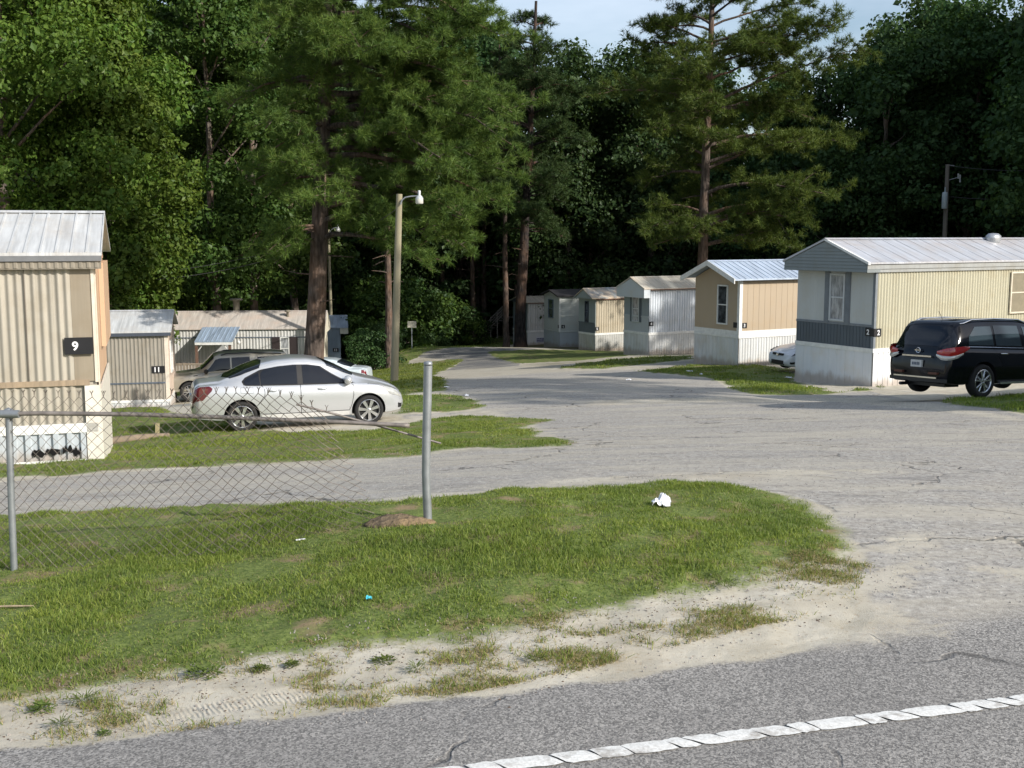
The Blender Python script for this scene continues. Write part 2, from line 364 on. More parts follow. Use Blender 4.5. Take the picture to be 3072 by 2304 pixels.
# wood floor / back yards: everything outside lawns and paving further than the park
wood = np.clip((GY - 40) / 25, 0, 1) * np.clip(-g_ / 1.5, 0, 1) * np.clip(-ad_ / 1.5, 0, 1)
gwob = g_ + fbm(GX * 1.3, GY * 1.3, 3) * np.where(GY < 12, .5, .9) + fbm(GX * 6, GY * 6, 5) * .22
awob = np.maximum(ar_, ad_)
GZ = H(GX, GY)
gin = np.clip(gwob / .25, 0, 1)
GZ += gin * (.025 + fbm(GX * 1.7, GY * 1.7, 11) * .09 + fbm(GX * 5, GY * 5, 12, 3) * .035)
sandmask = np.clip(-awob / .1, 0, 1) * (1 - gin)
GZ += sandmask * (fbm(GX * 2.2, GY * 2.2, 21) * .035 + fbm(GX * 9, GY * 9, 22) * .014 - .004)
GZ -= np.clip(awob / .1, 0, 1) * (np.clip(1 - np.abs(GY - 7) / 9, 0, 1)) * .0
def gnd_mat():
    t = NT("ground_cover"); P = t.pos()
    big = t.noise(P, .5, 5, .6); mid = t.noise(P, 2.6, 5, .6); fine = t.noise(P, 34, 3, .7); agg = t.noise(P, 120, 2, .8); ag2 = t.noise(P, 42, 3, .75)
    # asphalt: pale worn aggregate
    vor = t.n("TexVoronoi"); vor.inputs["Scale"].default_value = 105; t.l(P, vor.inputs["Vector"])
    vc = t.n("RGBToBW"); t.l(vor.outputs["Color"], vc.inputs[0])
    asph = t.mix(t.ramp(vc.outputs[0], .25, .85), (.14, .135, .128, 1), (.44, .42, .39, 1))
    asph = t.mix(t.ramp(agg, .56, .72), asph, (.45, .43, .39, 1)); asph = t.mix(t.ramp(ag2, .36, .6), t.mix(.22, asph, (.10, .098, .096, 1)), asph)
    asph = t.mix(t.ramp(big, .35, .65), t.mix(.34, asph, (.11, .108, .108, 1)), asph)
    drv = t.mix(.62, asph, (.47, .445, .40, 1)); drv = t.mix(t.ramp(mid, .42, .7), drv, (.40, .37, .32, 1)); g3 = t.noise(P, 17, 4, .8); drv = t.mix(t.ramp(g3, .38, .52), t.mix(.6, drv, (.15, .14, .13, 1)), drv); drv = t.mix(t.ramp(g3, .58, .66), drv, (.56, .54, .49, 1))
    new = t.mix(.6, asph, (.10, .105, .11, 1))
    isdrive = t.smooth(t.attr("s_drive_only"), -.5, .5)
    pav = t.mix(isdrive, asph, drv); pav = t.mix(t.smooth(t.attr("s_new"), -1.5, 1.5), pav, new)
    # cracks
    cv = t.n("TexVoronoi", feature='DISTANCE_TO_EDGE'); cv.inputs["Scale"].default_value = .45; wv = t.n("VectorMath", operation='ADD')
    nv = t.n("TexNoise"); nv.inputs["Scale"].default_value = 1.6; nv.inputs["Detail"].default_value = 4; t.l(P, nv.inputs["Vector"])
    sc_ = t.n("VectorMath", operation='SCALE'); t.l(nv.outputs["Color"], sc_.inputs[0]); sc_.inputs["Scale"].default_value = .9
    t.l(P, wv.inputs[0]); t.l(sc_.outputs[0], wv.inputs[1]); t.l(wv.outputs[0], cv.inputs["Vector"])
    ck = t.smooth(cv.outputs["Distance"], .012, .003); ck = t.math('MULTIPLY', ck, t.ramp(big, .46, .56))
    pav = t.mix(t.math('MULTIPLY', ck, .8), pav, (.05, .048, .045, 1))
    # sand
    sand = t.mix(t.ramp(mid, .3, .7), (.42, .38, .295, 1), (.56, .525, .44, 1)); sand = t.mix(t.ramp(fine, .55, .75), sand, (.33, .26, .18, 1)); sand = t.mix(t.ramp(big, .5, .7), sand, t.mix(.3, sand, (.36, .29, .20, 1)))
    # soil under grass
    soil = t.mix(t.ramp(fine, .35, .7), (.075, .11, .028, 1), (.20, .24, .07, 1)); soil = t.mix(t.ramp(mid, .52, .66), soil, (.25, .19, .11, 1))
    lit = t.mix(t.ramp(fine, .4, .7), (.09, .065, .04, 1), (.2, .15, .09, 1)); lit = t.mix(t.ramp(mid, .45, .6), lit, (.07, .1, .03, 1))
    am = t.math('ADD', t.attr("s_pave"), t.math('MULTIPLY', t.math('SUBTRACT', mid, .5), .22)); am = t.math('ADD', am, t.math('MULTIPLY', t.math('SUBTRACT', fine, .5), .1))
    col = t.mix(t.smooth(am, -.035, .035), sand, pav)
    dm = t.math('ADD', t.attr("s_dust"), t.math('MULTIPLY', t.math('SUBTRACT', mid, .5), 1.1)); dm = t.math('ADD', dm, t.math('MULTIPLY', t.math('SUBTRACT', fine, .5), .5))
    col = t.mix(t.math('MULTIPLY', t.smooth(dm, -.14, .14), .8), col, sand)
    # loose dust on the drive
    dd = t.math('MULTIPLY', isdrive, t.ramp(t.noise(t.pos((.35, 1.6, 1)), .8, 6, .65), .47, .60)); col = t.mix(t.math('MULTIPLY', dd, .5), col, sand); dk2 = t.math('MULTIPLY', isdrive, t.ramp(t.noise(t.pos((.5, 1.9, 1)), 1.7, 6, .7), .55, .68)); col = t.mix(t.math('MULTIPLY', dk2, .45), col, (.13, .125, .12, 1))
    gm = t.math('ADD', t.attr("s_grass"), t.math('MULTIPLY', t.math('SUBTRACT', fine, .5), .25))
    col = t.mix(t.smooth(gm, -.1, .12), col, soil)
    col = t.mix(t.attr("s_wood"), col, lit)
    wv2 = t.n('TexWave'); wv2.inputs['Scale'].default_value = 13.0; wv2.inputs['Distortion'].default_value = 2.6; mp2 = t.n('Mapping'); mp2.inputs['Rotation'].default_value = (0, 0, -.5); t.l(P, mp2.inputs[0]); t.l(mp2.outputs[0], wv2.inputs['Vector'])
    trd = t.math('MULTIPLY', wv2.outputs['Fac'], t.attr('s_tread'))
    col = t.mix(t.math('MULTIPLY', trd, .06), col, (.2, .15, .1, 1))
    h = t.math('ADD', t.math('MULTIPLY', trd, t.math('MULTIPLY', t.ramp(mid, .4, .6), -.55)), t.math('MULTIPLY', agg, .5), t.math('MULTIPLY', fine, .7)); h = t.math('SUBTRACT', h, t.math('MULTIPLY', t.math('MULTIPLY', ck, t.smooth(t.attr('s_pave'), -.03, .05)), 1.2))
    t.bsdf(col, .92, 0, .15, 0, t.bump(h, .8, .012)); return t.m
GM = gnd_mat()
tp_ = np.array([gnd(x * K, y * K)[:2] for x, y in [(230,1568),(420,1535),(560,1510),(680,1495),(760,1488)]]); tr = np.zeros(GX.shape)
for a_, b_ in zip(tp_[:-1], tp_[1:]):
    dd_ = b_ - a_; tt_ = np.clip(((GX - a_[0]) * dd_[0] + (GY - a_[1]) * dd_[1]) / dd_.dot(dd_), 0, 1); q_ = np.hypot(GX - a_[0] - tt_ * dd_[0], GY - a_[1] - tt_ * dd_[1]); tr = np.maximum(tr, np.clip((.10 - q_) / .04, 0, 1))
attrs = dict(s_tread=tr, s_pave=np.clip(awob, -3, 3), s_drive_only=np.clip(ad_ - np.maximum(ar_, -3) * 1.5, -3, 3), s_new=np.clip(na_, -5, 5), s_dust=np.clip(dust, -3, 3),
             s_grass=np.clip(gwob, -3, 3), s_wood=wood)
nr, nc = GX.shape; I = np.arange(nr * nc).reshape(nr, nc)
Fq = np.stack([I[:-1, :-1], I[:-1, 1:], I[1:, 1:], I[1:, :-1]], -1).reshape(-1, 4)
def fmean(A): return A.ravel()[Fq].mean(1)
isr = fmean(ar_) > -.12; isd = (~isr) & (fmean(ad_) > -.25) & (fmean(gwob) < .1)
for nm, msk, lab in (("ground", ~(isr | isd), "grassy and sandy ground"), ("road", isr, "grey asphalt public road"), ("driveway", isd, "worn asphalt park drive")):
    f = Fq[msk]; used, inv = np.unique(f, return_inverse=True)
    mb = MB(); mb.add(np.stack([GX, GY, GZ], -1).reshape(-1, 3)[used], inv.reshape(-1, 4))
    o = mb.obj(nm, GM, None, True, {k: a.ravel()[used] for k, a in attrs.items()}); tag(o, kind="structure")
# exact ground height as meshed
def HG(X, Y):
    "bilinear height of the meshed ground"
    X = np.asarray(X, float); Y = np.asarray(Y, float)
    j = np.clip(np.searchsorted(yr, Y) - 1, 0, nr - 2); t = (Y - yr[j]) / (yr[j + 1] - yr[j])
    o = 0
    for jj, wt in ((j, 1 - t), (j + 1, t)):
        uu = X / np.maximum(yr[jj] + 6, 8.3); i = np.clip(np.searchsorted(uc, uu) - 1, 0, nc - 2); s = (uu - uc[i]) / (uc[i + 1] - uc[i])
        o = o + wt * (GZ[jj, i] * (1 - s) + GZ[jj, i + 1] * s)
    return o
def hg(x, y): return float(HG(np.array([x]), np.array([y]))[0])
# ---------------------------------------------------------------- white edge line, in worn cracked pieces
def line_mat():
    t = NT("worn_white_paint"); n = t.noise(t.pos(), 60, 4, .7); b = t.noise(t.pos(), 9, 4, .6)
    c = t.mix(t.ramp(n, .3, .6), (.52, .51, .48, 1), (.74, .74, .71, 1)); c = t.mix(t.ramp(b, .54, .66), c, (.36, .34, .31, 1)); t.bsdf(c, .7, 0, .3, 0, t.bump(n, .4, .004)); return t.m
lp = [(100,1770),(1000,1667),(1106,1653),(1271,1633),(1506,1602),(1706,1577),(1831,1561),(2056,1533),(2212,1513),(2420,1484),(3200,1385)]
LP = np.array([gnd(x * K, y * K)[:2] for x, y in lp]); 
seg = np.cumsum(np.r_[0, np.linalg.norm(np.diff(LP, axis=0), axis=1)]); mb = MB(); s = -.6
rr = random.Random(4)
def lpt(s, off):
    x = np.interp(s, seg, LP[:, 0]) + min(s, 0) * (LP[1, 0] - LP[0, 0]) / seg[1]; y = np.interp(s, seg, LP[:, 1]) + min(s, 0) * (LP[1, 1] - LP[0, 1]) / seg[1]
    i = min(max(np.searchsorted(seg, s) - 1, 0), len(LP) - 2); d = LP[i + 1] - LP[i]; d = d / np.linalg.norm(d)
    return x - d[1] * off, y + d[0] * off
while s < seg[-1]:
    L = rr.choice([.09, .12, .16, .2, .24, .14]); g = rr.uniform(.006, .014); sk = .028 + rr.uniform(-.015, .015); n = 7
    top = []; bot = []
    for i in range(n):
        q = s + L * i / (n - 1); e = .01 if i in (0, n - 1) else 0
        x, y = lpt(q - sk, .052 - e + rr.uniform(-.004, .004)); top.append((x, y, hg(x, y) + .006))
        x, y = lpt(q + sk, -.052 + e + rr.uniform(-.004, .004)); bot.append((x, y, hg(x, y) + .006))
    mid = [tuple((np.array(a) + np.array(b)) / 2 + np.array([0, 0, .002])) for a, b in zip(top, bot)]
    mb.grid(np.array([bot, mid, top])); s += L + g
tag(mb.obj("road_marking", line_mat()), kind="structure")
# ---------------------------------------------------------------- grass blades
GL = m_leaf("grass_blade", (.115, .19, .028, 1), (.34, .385, .09, 1), .38, None, .5)
DRY = m_leaf("dry_grass", (.30, .24, .11, 1), (.42, .35, .19, 1), .25, None, .15)
def blades(name, X, Y, h, wdt, mat, lean=.5, parent=None):
    n = len(X); Z = HG(X, Y) - .004; a = rng.uniform(0, 2 * np.pi, n); ln = np.abs(rng.normal(0, lean, n)) * h; b = rng.uniform(0, 2 * np.pi, n)
    wx = np.cos(a) * wdt / 2; wy = np.sin(a) * wdt / 2; lx = np.cos(b) * ln; ly = np.sin(b) * ln
    P0 = np.stack([X - wx, Y - wy, Z], -1); P1 = np.stack([X + wx, Y + wy, Z], -1)
    P2 = np.stack([X + wx * .75 + lx * .35, Y + wy * .75 + ly * .35, Z + h * .55], -1); P3 = np.stack([X - wx * .75 + lx * .35, Y - wy * .75 + ly * .35, Z + h * .55], -1)
    P4 = np.stack([X + lx, Y + ly, Z + h * np.where(ln > h, .75, 1)], -1)
    V = np.stack([P0, P1, P2, P3, P4], 1).reshape(-1, 3); k = np.arange(n)[:, None] * 5
    mb = MB(); mb.add(V, k + np.array([[0, 1, 2, 3]])); mb.n = 0; mb.add(np.zeros((0, 3)), k + np.array([[3, 2, 4]])); mb.n = len(V)
    o = mb.obj(name, mat, parent, True); return o
def scatter(P, n, extra=.4, seed=0):
    lo = P.min(0) - extra; hi = P.max(0) + extra; r = np.random.default_rng(seed)
    X = r.uniform(lo[0], hi[0], n); Y = r.uniform(lo[1], hi[1], n); return X, Y
def grass_area(name, P, dens, hmin, hmax, wdt, seed, thr=0.0, vis=True, label=None, sparse=False):
    A = np.prod(P.max(0) - P.min(0) + .8); X, Y = scatter(P, int(A * dens), .4, seed)
    if vis: k = np.abs(X) < .55 * (Y + 1.6); X, Y = X[k], Y[k]
    s = sdist(P, X, Y) + fbm(X * 1.3, Y * 1.3, 3) * np.where(Y < 12, .5, .9) + fbm(X * 6, Y * 6, 5) * .22
    patch = fbm(X * 1.1, Y * 1.1, 41) + fbm(X * 4, Y * 4, 42) * .5
    keep = (s > thr) & (rng.uniform(0, 1, len(X)) < np.clip(.75 + patch * 2.4, .30, 1)) & (rng.uniform(0, 1, len(X)) < np.clip((s - thr) / .25, .25, 1))
    X, Y, patch = X[keep], Y[keep], patch[keep]
    h = rng.uniform(hmin, hmax, len(X)) * np.clip(.8 + patch * 2.2, .3, 1.9)
    dry = (rng.uniform(0, 1, len(X)) < np.clip(.16 - patch * 1.1, .04, .55)); o = blades(name, X[~dry], Y[~dry], h[~dry], wdt * rng.uniform(.7, 1.3, (~dry).sum()), GL, .95)
    if dens > 500: tag(blades('dry_grass', X[dry], Y[dry], h[dry] * .6, wdt * .8, DRY, 1.5), 'straw coloured blades mixed into the ' + ('front verge grass' if dens > 2000 else 'sedan lawn'), 'dry grass', kind='stuff')
    return o
GR = []
GR.append(tag(grass_area("grass", P_island, 6000, .014, .042, .0055, 1), "rough green grass covering the front verge island", "grass", kind="stuff"))
GR.append(tag(grass_area("grass", P_lawn, 1100, .022, .05, .010, 2), "mown green lawn around the silver sedan", "grass", kind="stuff"))
GR.append(tag(grass_area("grass", P_lawn2, 260, .04, .08, .018, 3), "green lawn strip behind the silver sedan", "grass", kind="stuff"))
GR.append(tag(grass_area("grass", P_lawn3, 160, .05, .09, .025, 4), "patch of grass at the foot of the wooden lamp pole", "grass", kind="stuff"))
GR.append(tag(grass_area("grass", P_rg1, 260, .04, .09, .02, 5), "shaded grass patch in front of the tan mobile home", "grass", kind="stuff"))
GR.append(tag(grass_area("grass", P_rg4, 420, .05, .11, .015, 6), "grass strip beside the black car wheels", "grass", kind="stuff"))
GR.append(tag(grass_area("grass", np.concatenate([P_rg2]), 80, .05, .1, .03, 7), "thin grass strip before the white corrugated home", "grass", kind="stuff"))
GR.append(tag(grass_area("grass", P_far1, 60, .05, .12, .04, 8), "far grass beside the road sign and forest edge", "grass", kind="stuff"))
# dry grass clippings over the sand verge
verge = poly([(-200,1515),(-60,1505),(300,1455),(700,1392),(1150,1350),(1400,1290),(1650,1235),(1810,1180),(1870,1200),(1800,1300),(1600,1345),(1200,1440),(900,1500),(500,1550),(0,1610),(-200,1625)])
X, Y = scatter(verge, 420000, .1, 9); s = sdist(verge, X, Y); pt = fbm(X * 1.5, Y * 2.5, 61) + .5 * fbm(X * 6, Y * 9, 62); k = (s > -.1) & (pt > -.05) & (rng.uniform(0, 1, len(X)) < np.clip(pt * 3.0, .05, 1))
X, Y = X[k], Y[k]; o = blades("dry_grass", X, Y, rng.uniform(.012, .035, len(X)), .004, DRY, 2.2); tag(o, "dead straw clippings strewn over the sandy verge", "dry grass", kind="stuff")
k2 = rng.uniform(0, 1, len(X)) < .42; X, Y = X[k2], Y[k2]
o = blades("grass", X, Y, rng.uniform(.015, .05, len(X)), .005, GL, 1.2); tag(o, "thin green shoots scattered across the sandy verge", "grass", kind="stuff")
# ================================================================ MOBILE HOMES
WHITE = (.66, .67, .66, 1)
M_PANE = None
def m_glass_dark():
    if "gd" not in _mats:
        t = NT("window_glass"); n = t.noise(t.coord(), 2.5, 4); c = t.mix(t.ramp(n, .4, .6), (.025, .03, .035, 1), (.09, .10, .11, 1))
        t.bsdf(c, .06, 0, .8); _mats["gd"] = t.m
    return _mats["gd"]
def m_glass_curtain():
    if "gc" not in _mats:
        t = NT("curtained_glass"); n = t.noise(t.coord((5, 5, 1.5)), 2.0, 4); c = t.mix(t.ramp(n, .35, .65), (.16, .17, .18, 1), (.42, .43, .44, 1))
        t.bsdf(c, .12, 0, .7); _mats["gc"] = t.m
    return _mats["gc"]
BLACK = m_plain("black_sign_paint", (.012, .012, .014, 1), .5)
WPAINT = m_plain("white_trim_paint", (.70, .70, .67, 1), .5)
NUMW = m_plain("white_numeral", (.80, .80, .80, 1), .5)
class Side:
    "maps (a along the wall, o outward, z) into a home's local space"
    def __init__(s, kind, sgn): s.k = kind; s.s = sgn
    def __call__(s, a, o, z):
        a, o, z = np.broadcast_arrays(a, o, z)
        if s.k == 'long': return np.stack([a * s.s, -o, z], -1)
        return np.stack([-o * s.s, a, z], -1)
    def box(s, mb, a0, a1, o0, o1, z0, z1, mi=0, skew=0):
        c = s(np.array([a0, a1, a1, a0] * 2), np.array([o0, o0, o1, o1] * 2), np.array([z0, z0 + skew, z0 + skew, z0, z1, z1 + skew, z1 + skew, z1]))
        mb.add(c, np.array([(0, 1, 2, 3), (7, 6, 5, 4), (0, 4, 5, 1), (1, 5, 6, 2), (2, 6, 7, 3), (3, 7, 4, 0)]), mi)
def corrugate(mb, side, a0, a1, z0, z1, pitch, depth, base=.0, kind='rib', jit=0.0, top=None, seed=0):
    A = []; O = []; x = a0; r = random.Random(seed)
    prof = {'rib': [(0, 0), (.18, 0), (.36, 1), (.64, 1), (.82, 0)], 'wave': [(i / 8, .5 - .5 * math.cos(i / 4 * math.pi)) for i in range(8)],
            'board': [(0, 1), (.88, 1), (.90, 0), (.98, 0)], 'skirt': [(0, 0), (.1, 1), (.45, 1), (.55, 0)], 'flat': [(0, 0)]}[kind]
    while x < a1:
        d = depth * (1 + r.uniform(-jit, jit))
        for p, q in prof:
            if x + p * pitch < a1: A.append(x + p * pitch); O.append(base + d * q)
        x += pitch
    A.append(a1); O.append(base)
    A = np.array(A); O = np.array(O); nz_ = 7
    Z = np.linspace(0, 1, nz_)[:, None] * (z1 - z0) + z0
    if top is not None: Z = z0 + (top(A)[None, :] - z0) * np.linspace(0, 1, nz_)[:, None]
    Z = np.broadcast_to(Z, (nz_, len(A)))
    wob = (fbm(A[None, :] * 1.1 + seed, Z * .9, 71 + seed, 3)) * .022 * jit / .1 if jit else 0
    P = side(np.broadcast_to(A, (nz_, len(A))), O[None, :] + wob, Z)
    mb.grid(P)
def lapsiding(mb, side, a0, a1, z0, z1, h=.11, d=.014):
    z = z0
    while z < z1 - .01:
        t = min(z + h, z1); P = side(np.array([[a0, a1], [a0, a1], [a0, a1]]), np.array([[0, 0], [d, d], [0.001, 0.001]]), np.array([[z, z], [z + .001, z + .001], [t, t]])); mb.grid(P); z += h
def window(root, side, a0, a1, z0, z1, frame=WPAINT, pane=None, shut=None, sw=.22, split=True, fw=.055, skew=0, sz=None, lift=0.0):
    if lift:
        base = side; side = Side(base.k, base.s); _b = base
        side.__class__ = type('Lifted', (Side,), {'__call__': lambda q, a, o, z: Side.__call__(q, a, np.asarray(o) + lift, z)})
    mb = MB(); side.box(mb, a0, a0 + fw, .01, .06, z0, z1); side.box(mb, a1 - fw, a1, .01, .06, z0, z1)
    side.box(mb, a0 + fw, a1 - fw, .01, .058, z1 - fw, z1); side.box(mb, a0 + fw, a1 - fw, .01, .07, z0, z0 + fw)
    w_ = mb.obj("window", frame, root)
    m = MB(); side.box(m, a0 + fw, a1 - fw, .012, .024, z0 + fw, z1 - fw); m.obj("pane", pane or m_glass_dark(), w_)
    if split:
        m = MB(); zm = (z0 + z1) / 2; side.box(m, a0 + fw, a1 - fw, .025, .05, zm - .022, zm + .022); m.obj("sash_rail", frame, w_)
    if shut:
        zz = sz or (z0, z1)
        for q0, q1 in ((a0 - sw - .01, a0 - .01), (a1 + .01, a1 + sw + .01)):
            m = MB(); side.box(m, q0, q1, .012, .05, zz[0], zz[1]); n = int((zz[1] - zz[0]) / .07)
            for i in range(n):
                z = zz[0] + .05 + i * (zz[1] - zz[0] - .1) / n; side.box(m, q0 + .03, q1 - .03, .05, .058, z, z + .035)
            m.obj("shutter", shut, root)
    return w_
def numsign(root, side, a0, a1, z0, z1, txt, ac=None, h=None, off=.05, skew=0):
    m = MB(); side.box(m, a0, a1, off - .02, off, z0, z1); s = m.obj("number_sign", BLACK, root)
    if txt:
        V, Fs = text_mesh(txt); h = h or (z1 - z0) * .55; ac = ac if ac is not None else (a0 + a1) / 2
        sg = side.s if side.k == 'long' else -side.s
        if side.k == 'end': sg = -side.s
        else: sg = side.s
        P = side(ac + V[:, 0] * h * sg, off + .004 + V[:, 2] * .1, (z0 + z1) / 2 + V[:, 1] * h)
        m = MB(); m.add(P, Fs); m.obj("numeral", NUMW, s)
    return s
def roof(root, s, L, W, ze, zr, mat, oh=.1, ex=.2, t=.05, rib=.4, rib_h=.018, back=.2, edge=None, z_at=None):
    "gable roof, two slopes with raised seams and a rolled edge"
    mb = MB(); yr_ = W / 2; sl = (zr - ze) / (yr_ + oh)
    x0, x1 = -ex, L + back
    prof = [(-oh, ze), (yr_, zr), (W + oh, ze), (W + oh, ze - t), (yr_, zr - t), (-oh, ze - t)]
    xs = np.arange(x0, x1 + rib * .5, rib); xs[-1] = x1
    n = len(prof)
    P = np.array([[(x * s, y, z + (0 if i % 1 else 0)) for y, z in prof] for x in xs for i in [0]])
    mb.grid(P, 0, True); mb.add(P[0], [tuple(range(n))]); mb.add(P[-1], [tuple(range(n))[::-1]])
    if rib_h:
        for x in xs:
            a = x - .018; b = x + .018
            if b > x1: a -= .018; b = x1
            if a < x0: a = x0
            for (ya, za), (yb, zb) in (((-oh - .003, ze), (yr_, zr)), ((W + oh + .003, ze), (yr_, zr))):
                V = [(q * s, y, z + k) for k in (0.001, rib_h) for q in (a, b) for y, z in ((ya, za), (yb, zb))]
                mb.add(V, np.array([(0, 1, 3, 2), (4, 5, 7, 6), (0, 4, 5, 1), (2, 6, 7, 3), (0, 2, 6, 4), (1, 5, 7, 3)]))
        V = [(q * s, yr_ + y, zr + z) for q in (x0 - .004, x1 + .004) for y, z in ((-.12, -.12 * sl + .022), (0, .028), (.12, -.12 * sl + .022))]
        mb.add(V, np.array([(0, 1, 4, 3), (1, 2, 5, 4)]))
    return mb.obj("roof", mat, root)
def prism(mb, side_s, prof, x0, x1, mi=0):
    n = len(prof); A = [(x0 * side_s, y, z) for y, z in prof]; B = [(x1 * side_s, y, z) for y, z in prof]
    mb.add(A + B, [tuple(range(n))[::-1], tuple(range(n, 2 * n))] + [(i, (i + 1) % n, (i + 1) % n + n, i + n) for i in range(n)], mi)
def home(label, u, Y, th, s, L, W, vb, vs, vw, ur, vr, group=None):
    p = at(u, vb, Y); root = thing("mobile_home", label, "mobile home", tuple(p), R_(th), group)
    z0 = p[2]; c, sn = math.cos(R_(th)), math.sin(R_(th))
    zs = at(u, vs, Y)[2] - z0; zw = at(u, vw, Y)[2] - z0; zr = at(ur, vr, Y + W / 2 * c)[2] - z0
    return root, zs, zw, zr
def widthfit(u, Y, th, uf, s=1):
    "width that puts the far corner of the end wall at picture column uf"
    k = lambda uu: (uu - 1536) / F
    Yc = Y * CP + 4 * SP; X = k(u) * Yc; sn, c = math.sin(R_(th)), math.cos(R_(th))
    return (X - k(uf) * Yc) / (sn + k(uf) * c * CP)
def zof(u, v, Y, z0): return at(u, v, Y)[2] - z0
def skirt(root, s, L, W, zs, mat, cap=.09, pitch=.2, depth=.02, jit=0, kind='board', capm=WPAINT, bot=-.9, out=.02, endmat=None):
    mb = MB(); lg, en = Side('long', s), Side('end', s)
    corrugate(mb, lg, 0, L, bot, zs - cap, pitch, depth, out, kind, jit, seed=3)
    if endmat is None: corrugate(mb, en, 0, W, bot, zs - cap, pitch * 1.6, depth, out, kind, jit, seed=5)
    else:
        m2 = MB(); corrugate(m2, en, 0, W, bot, zs - cap, pitch * 1.6, depth, out, 'flat', jit, seed=5); m2.obj("skirting", endmat, root)
    mb.obj("skirting", mat, root)
    m = MB(); lg.box(m, -.05, L, .0, .055, zs - cap, zs); en.box(m, .003, W, .003, .052, zs - cap + .002, zs - .002)
    m.obj("skirting_cap", capm, root)
def core(root, s, L, W, zb, zt, mat):
    mb = MB(); a, b = sorted((0.01 * s, (L - .01) * s)); mb.box(a, b, .01, W, zb, zt); return mb.obj("body", mat, root)
HOMES = []
# ---- beige home, near left
def home_left():
    u, Y, th, s, L, W = 304, 18.5, 17.5, -1, 13.5, 4.15
    root, zs, zw, zr = home("beige corrugated mobile home numbered 9 with weathered white roof at the left edge", u, Y, th, s, L, W, 1385, 1266, 806, 315, 637)
    z0 = root.location.z; lg, en = Side('long', s), Side('end', s)
    SB = m_siding("faded_beige_siding", (.385, .355, .295, 1), .35, .45); PE = m_siding("peach_end_panel", (.56, .38, .25, 1), .15, .5, 4); WD = m_wood("bare_wood", (.42, .31, .2, 1))
    ze = zof(u, 757, Y, z0); zrub = zof(u, 1145, Y, z0)
    core(root, s, L, W, -.5, zw + .3, SB)
    mb = MB(); corrugate(mb, lg, .34, L, zrub, zw, .122, .034, .015, 'wave', .1, seed=2); corrugate(mb, lg, .34, L, zs, zrub, .122, .032, .012, 'wave', .12, seed=8)
    mb.obj("side_wall", SB, root, True)
    m = MB(); lg.box(m, 0.0, .34, 0, .022, zrub + .02, zw); m.obj("flat_panel", m_siding("dull_brown_panel", (.30, .255, .19, 1), .3, .5), root)
    m = MB(); lg.box(m, .12, L, .02, .06, zrub - .045, zrub + .045); m.obj("wooden_rub_rail", WD, root)
    m = MB(); lg.box(m, -.02, .03, .022, .04, zrub, zw - .002); en.box(m, 0.003, .06, .022, .043, zs, zw - .002)
    m3 = MB(); lg.box(m3, -.03, .20, .02, .05, -.9, zrub - .05); en.box(m3, .0, W * .98, .02, .048, -.9, zrub - .12); m3.obj('corner_board', m_plain('off_white_board', (.66, .62, .54, 1), .5), root); m.obj("corner_trim", m_plain("cream_trim", (.64, .57, .47, 1), .5), root)
    m = MB(); corrugate(m, en, .06, W, zrub - .1, zw + .12, .6, .01, .005, 'board'); en.box(m, W * .42, W - .02, .02, .10, zrub + .42, zw + .05)
    a = zw + .1; en_p = [(0, a), (W / 2, zr - .07), (W, a)]; prism(m, s, en_p, -.02, .3); m.obj("end_wall", PE, root)
    # skirting
    SK = m_siding("blue_white_skirting", (.46, .50, .53, 1), .25, .5, 5)
    mb = MB(); corrugate(mb, lg, .20, L, -.9, zs - .15, .21, .05, .0, 'skirt', .1, seed=4); mb.obj("skirting", SK, root)
    m = MB(); lg.box(m, .02, L, .02, .05, zs - .15, zs); lg.box(m, .20, L, .03, .062, .02, .07); m.obj("skirting_cap", WPAINT, root)
    r = random.Random(5)
    for a0, a1, zc, zh in ((.62, 1.05, .19, .09), (.30, .58, .21, .11), (1.68, 1.96, .17, .08)):
        n = 11; T = [(a0 + (a1 - a0) * i / n, zc + zh * (.35 + r.uniform(-.3, .65))) for i in range(n + 1)]; B = [(a0 + (a1 - a0) * i / n, zc - zh * (.3 + r.uniform(-.35, .5))) for i in range(n + 1)]
        m = MB(); m.grid(np.stack([lg(np.array([p[0] for p in B]), .0535, np.array([p[1] for p in B])), lg(np.array([p[0] for p in T]), .0535, np.array([p[1] for p in T]))])); m.obj("torn_hole", m_plain("hole_dark", (.004, .004, .004, 1), 1.0), root)
    RF = m_roofmetal("weathered_white_roof", (.60, .61, .60, 1), (.32, .29, .25, 1), .45)
    roof(root, s, L, W, ze, zr, RF, .14, .16, .05, .23, .014)
    m = MB(); lg.box(m, -.14, L, .02, .15, zw, ze - .14); 
    m.obj("fascia", m_siding("grime_beige_fascia", (.27, .24, .19, 1), .5, .5), root)
    m = MB(); corrugate(m, lg, -.13, L, zw + .02, ze - .15, .12, .012, .152, 'rib', 0); m.obj("fascia_ribs", m_siding("grime_beige_fascia", (.27, .24, .19, 1), .5, .5), root)
    m = MB(); lg.box(m, -.15, L, .05, .19, ze - .135, ze - .052); m.obj("gutter", m_plain("grey_gutter", (.16, .165, .17, 1), .5), root)
    numsign(root, lg, .04, .47, zof(u, 1060, Y, z0), zof(u, 1010, Y, z0), "9", .31, .14, .085)
    for a in (1.02, 2.2, 3.5):
        m = MB(); lg.box(m, a, a + .012, .03, .052, zrub + .05, zw - .01); m.obj('panel_seam', m_plain('seam_brown', (.12, .10, .08, 1), .7), root)
    HOMES.append(root)
home_left()
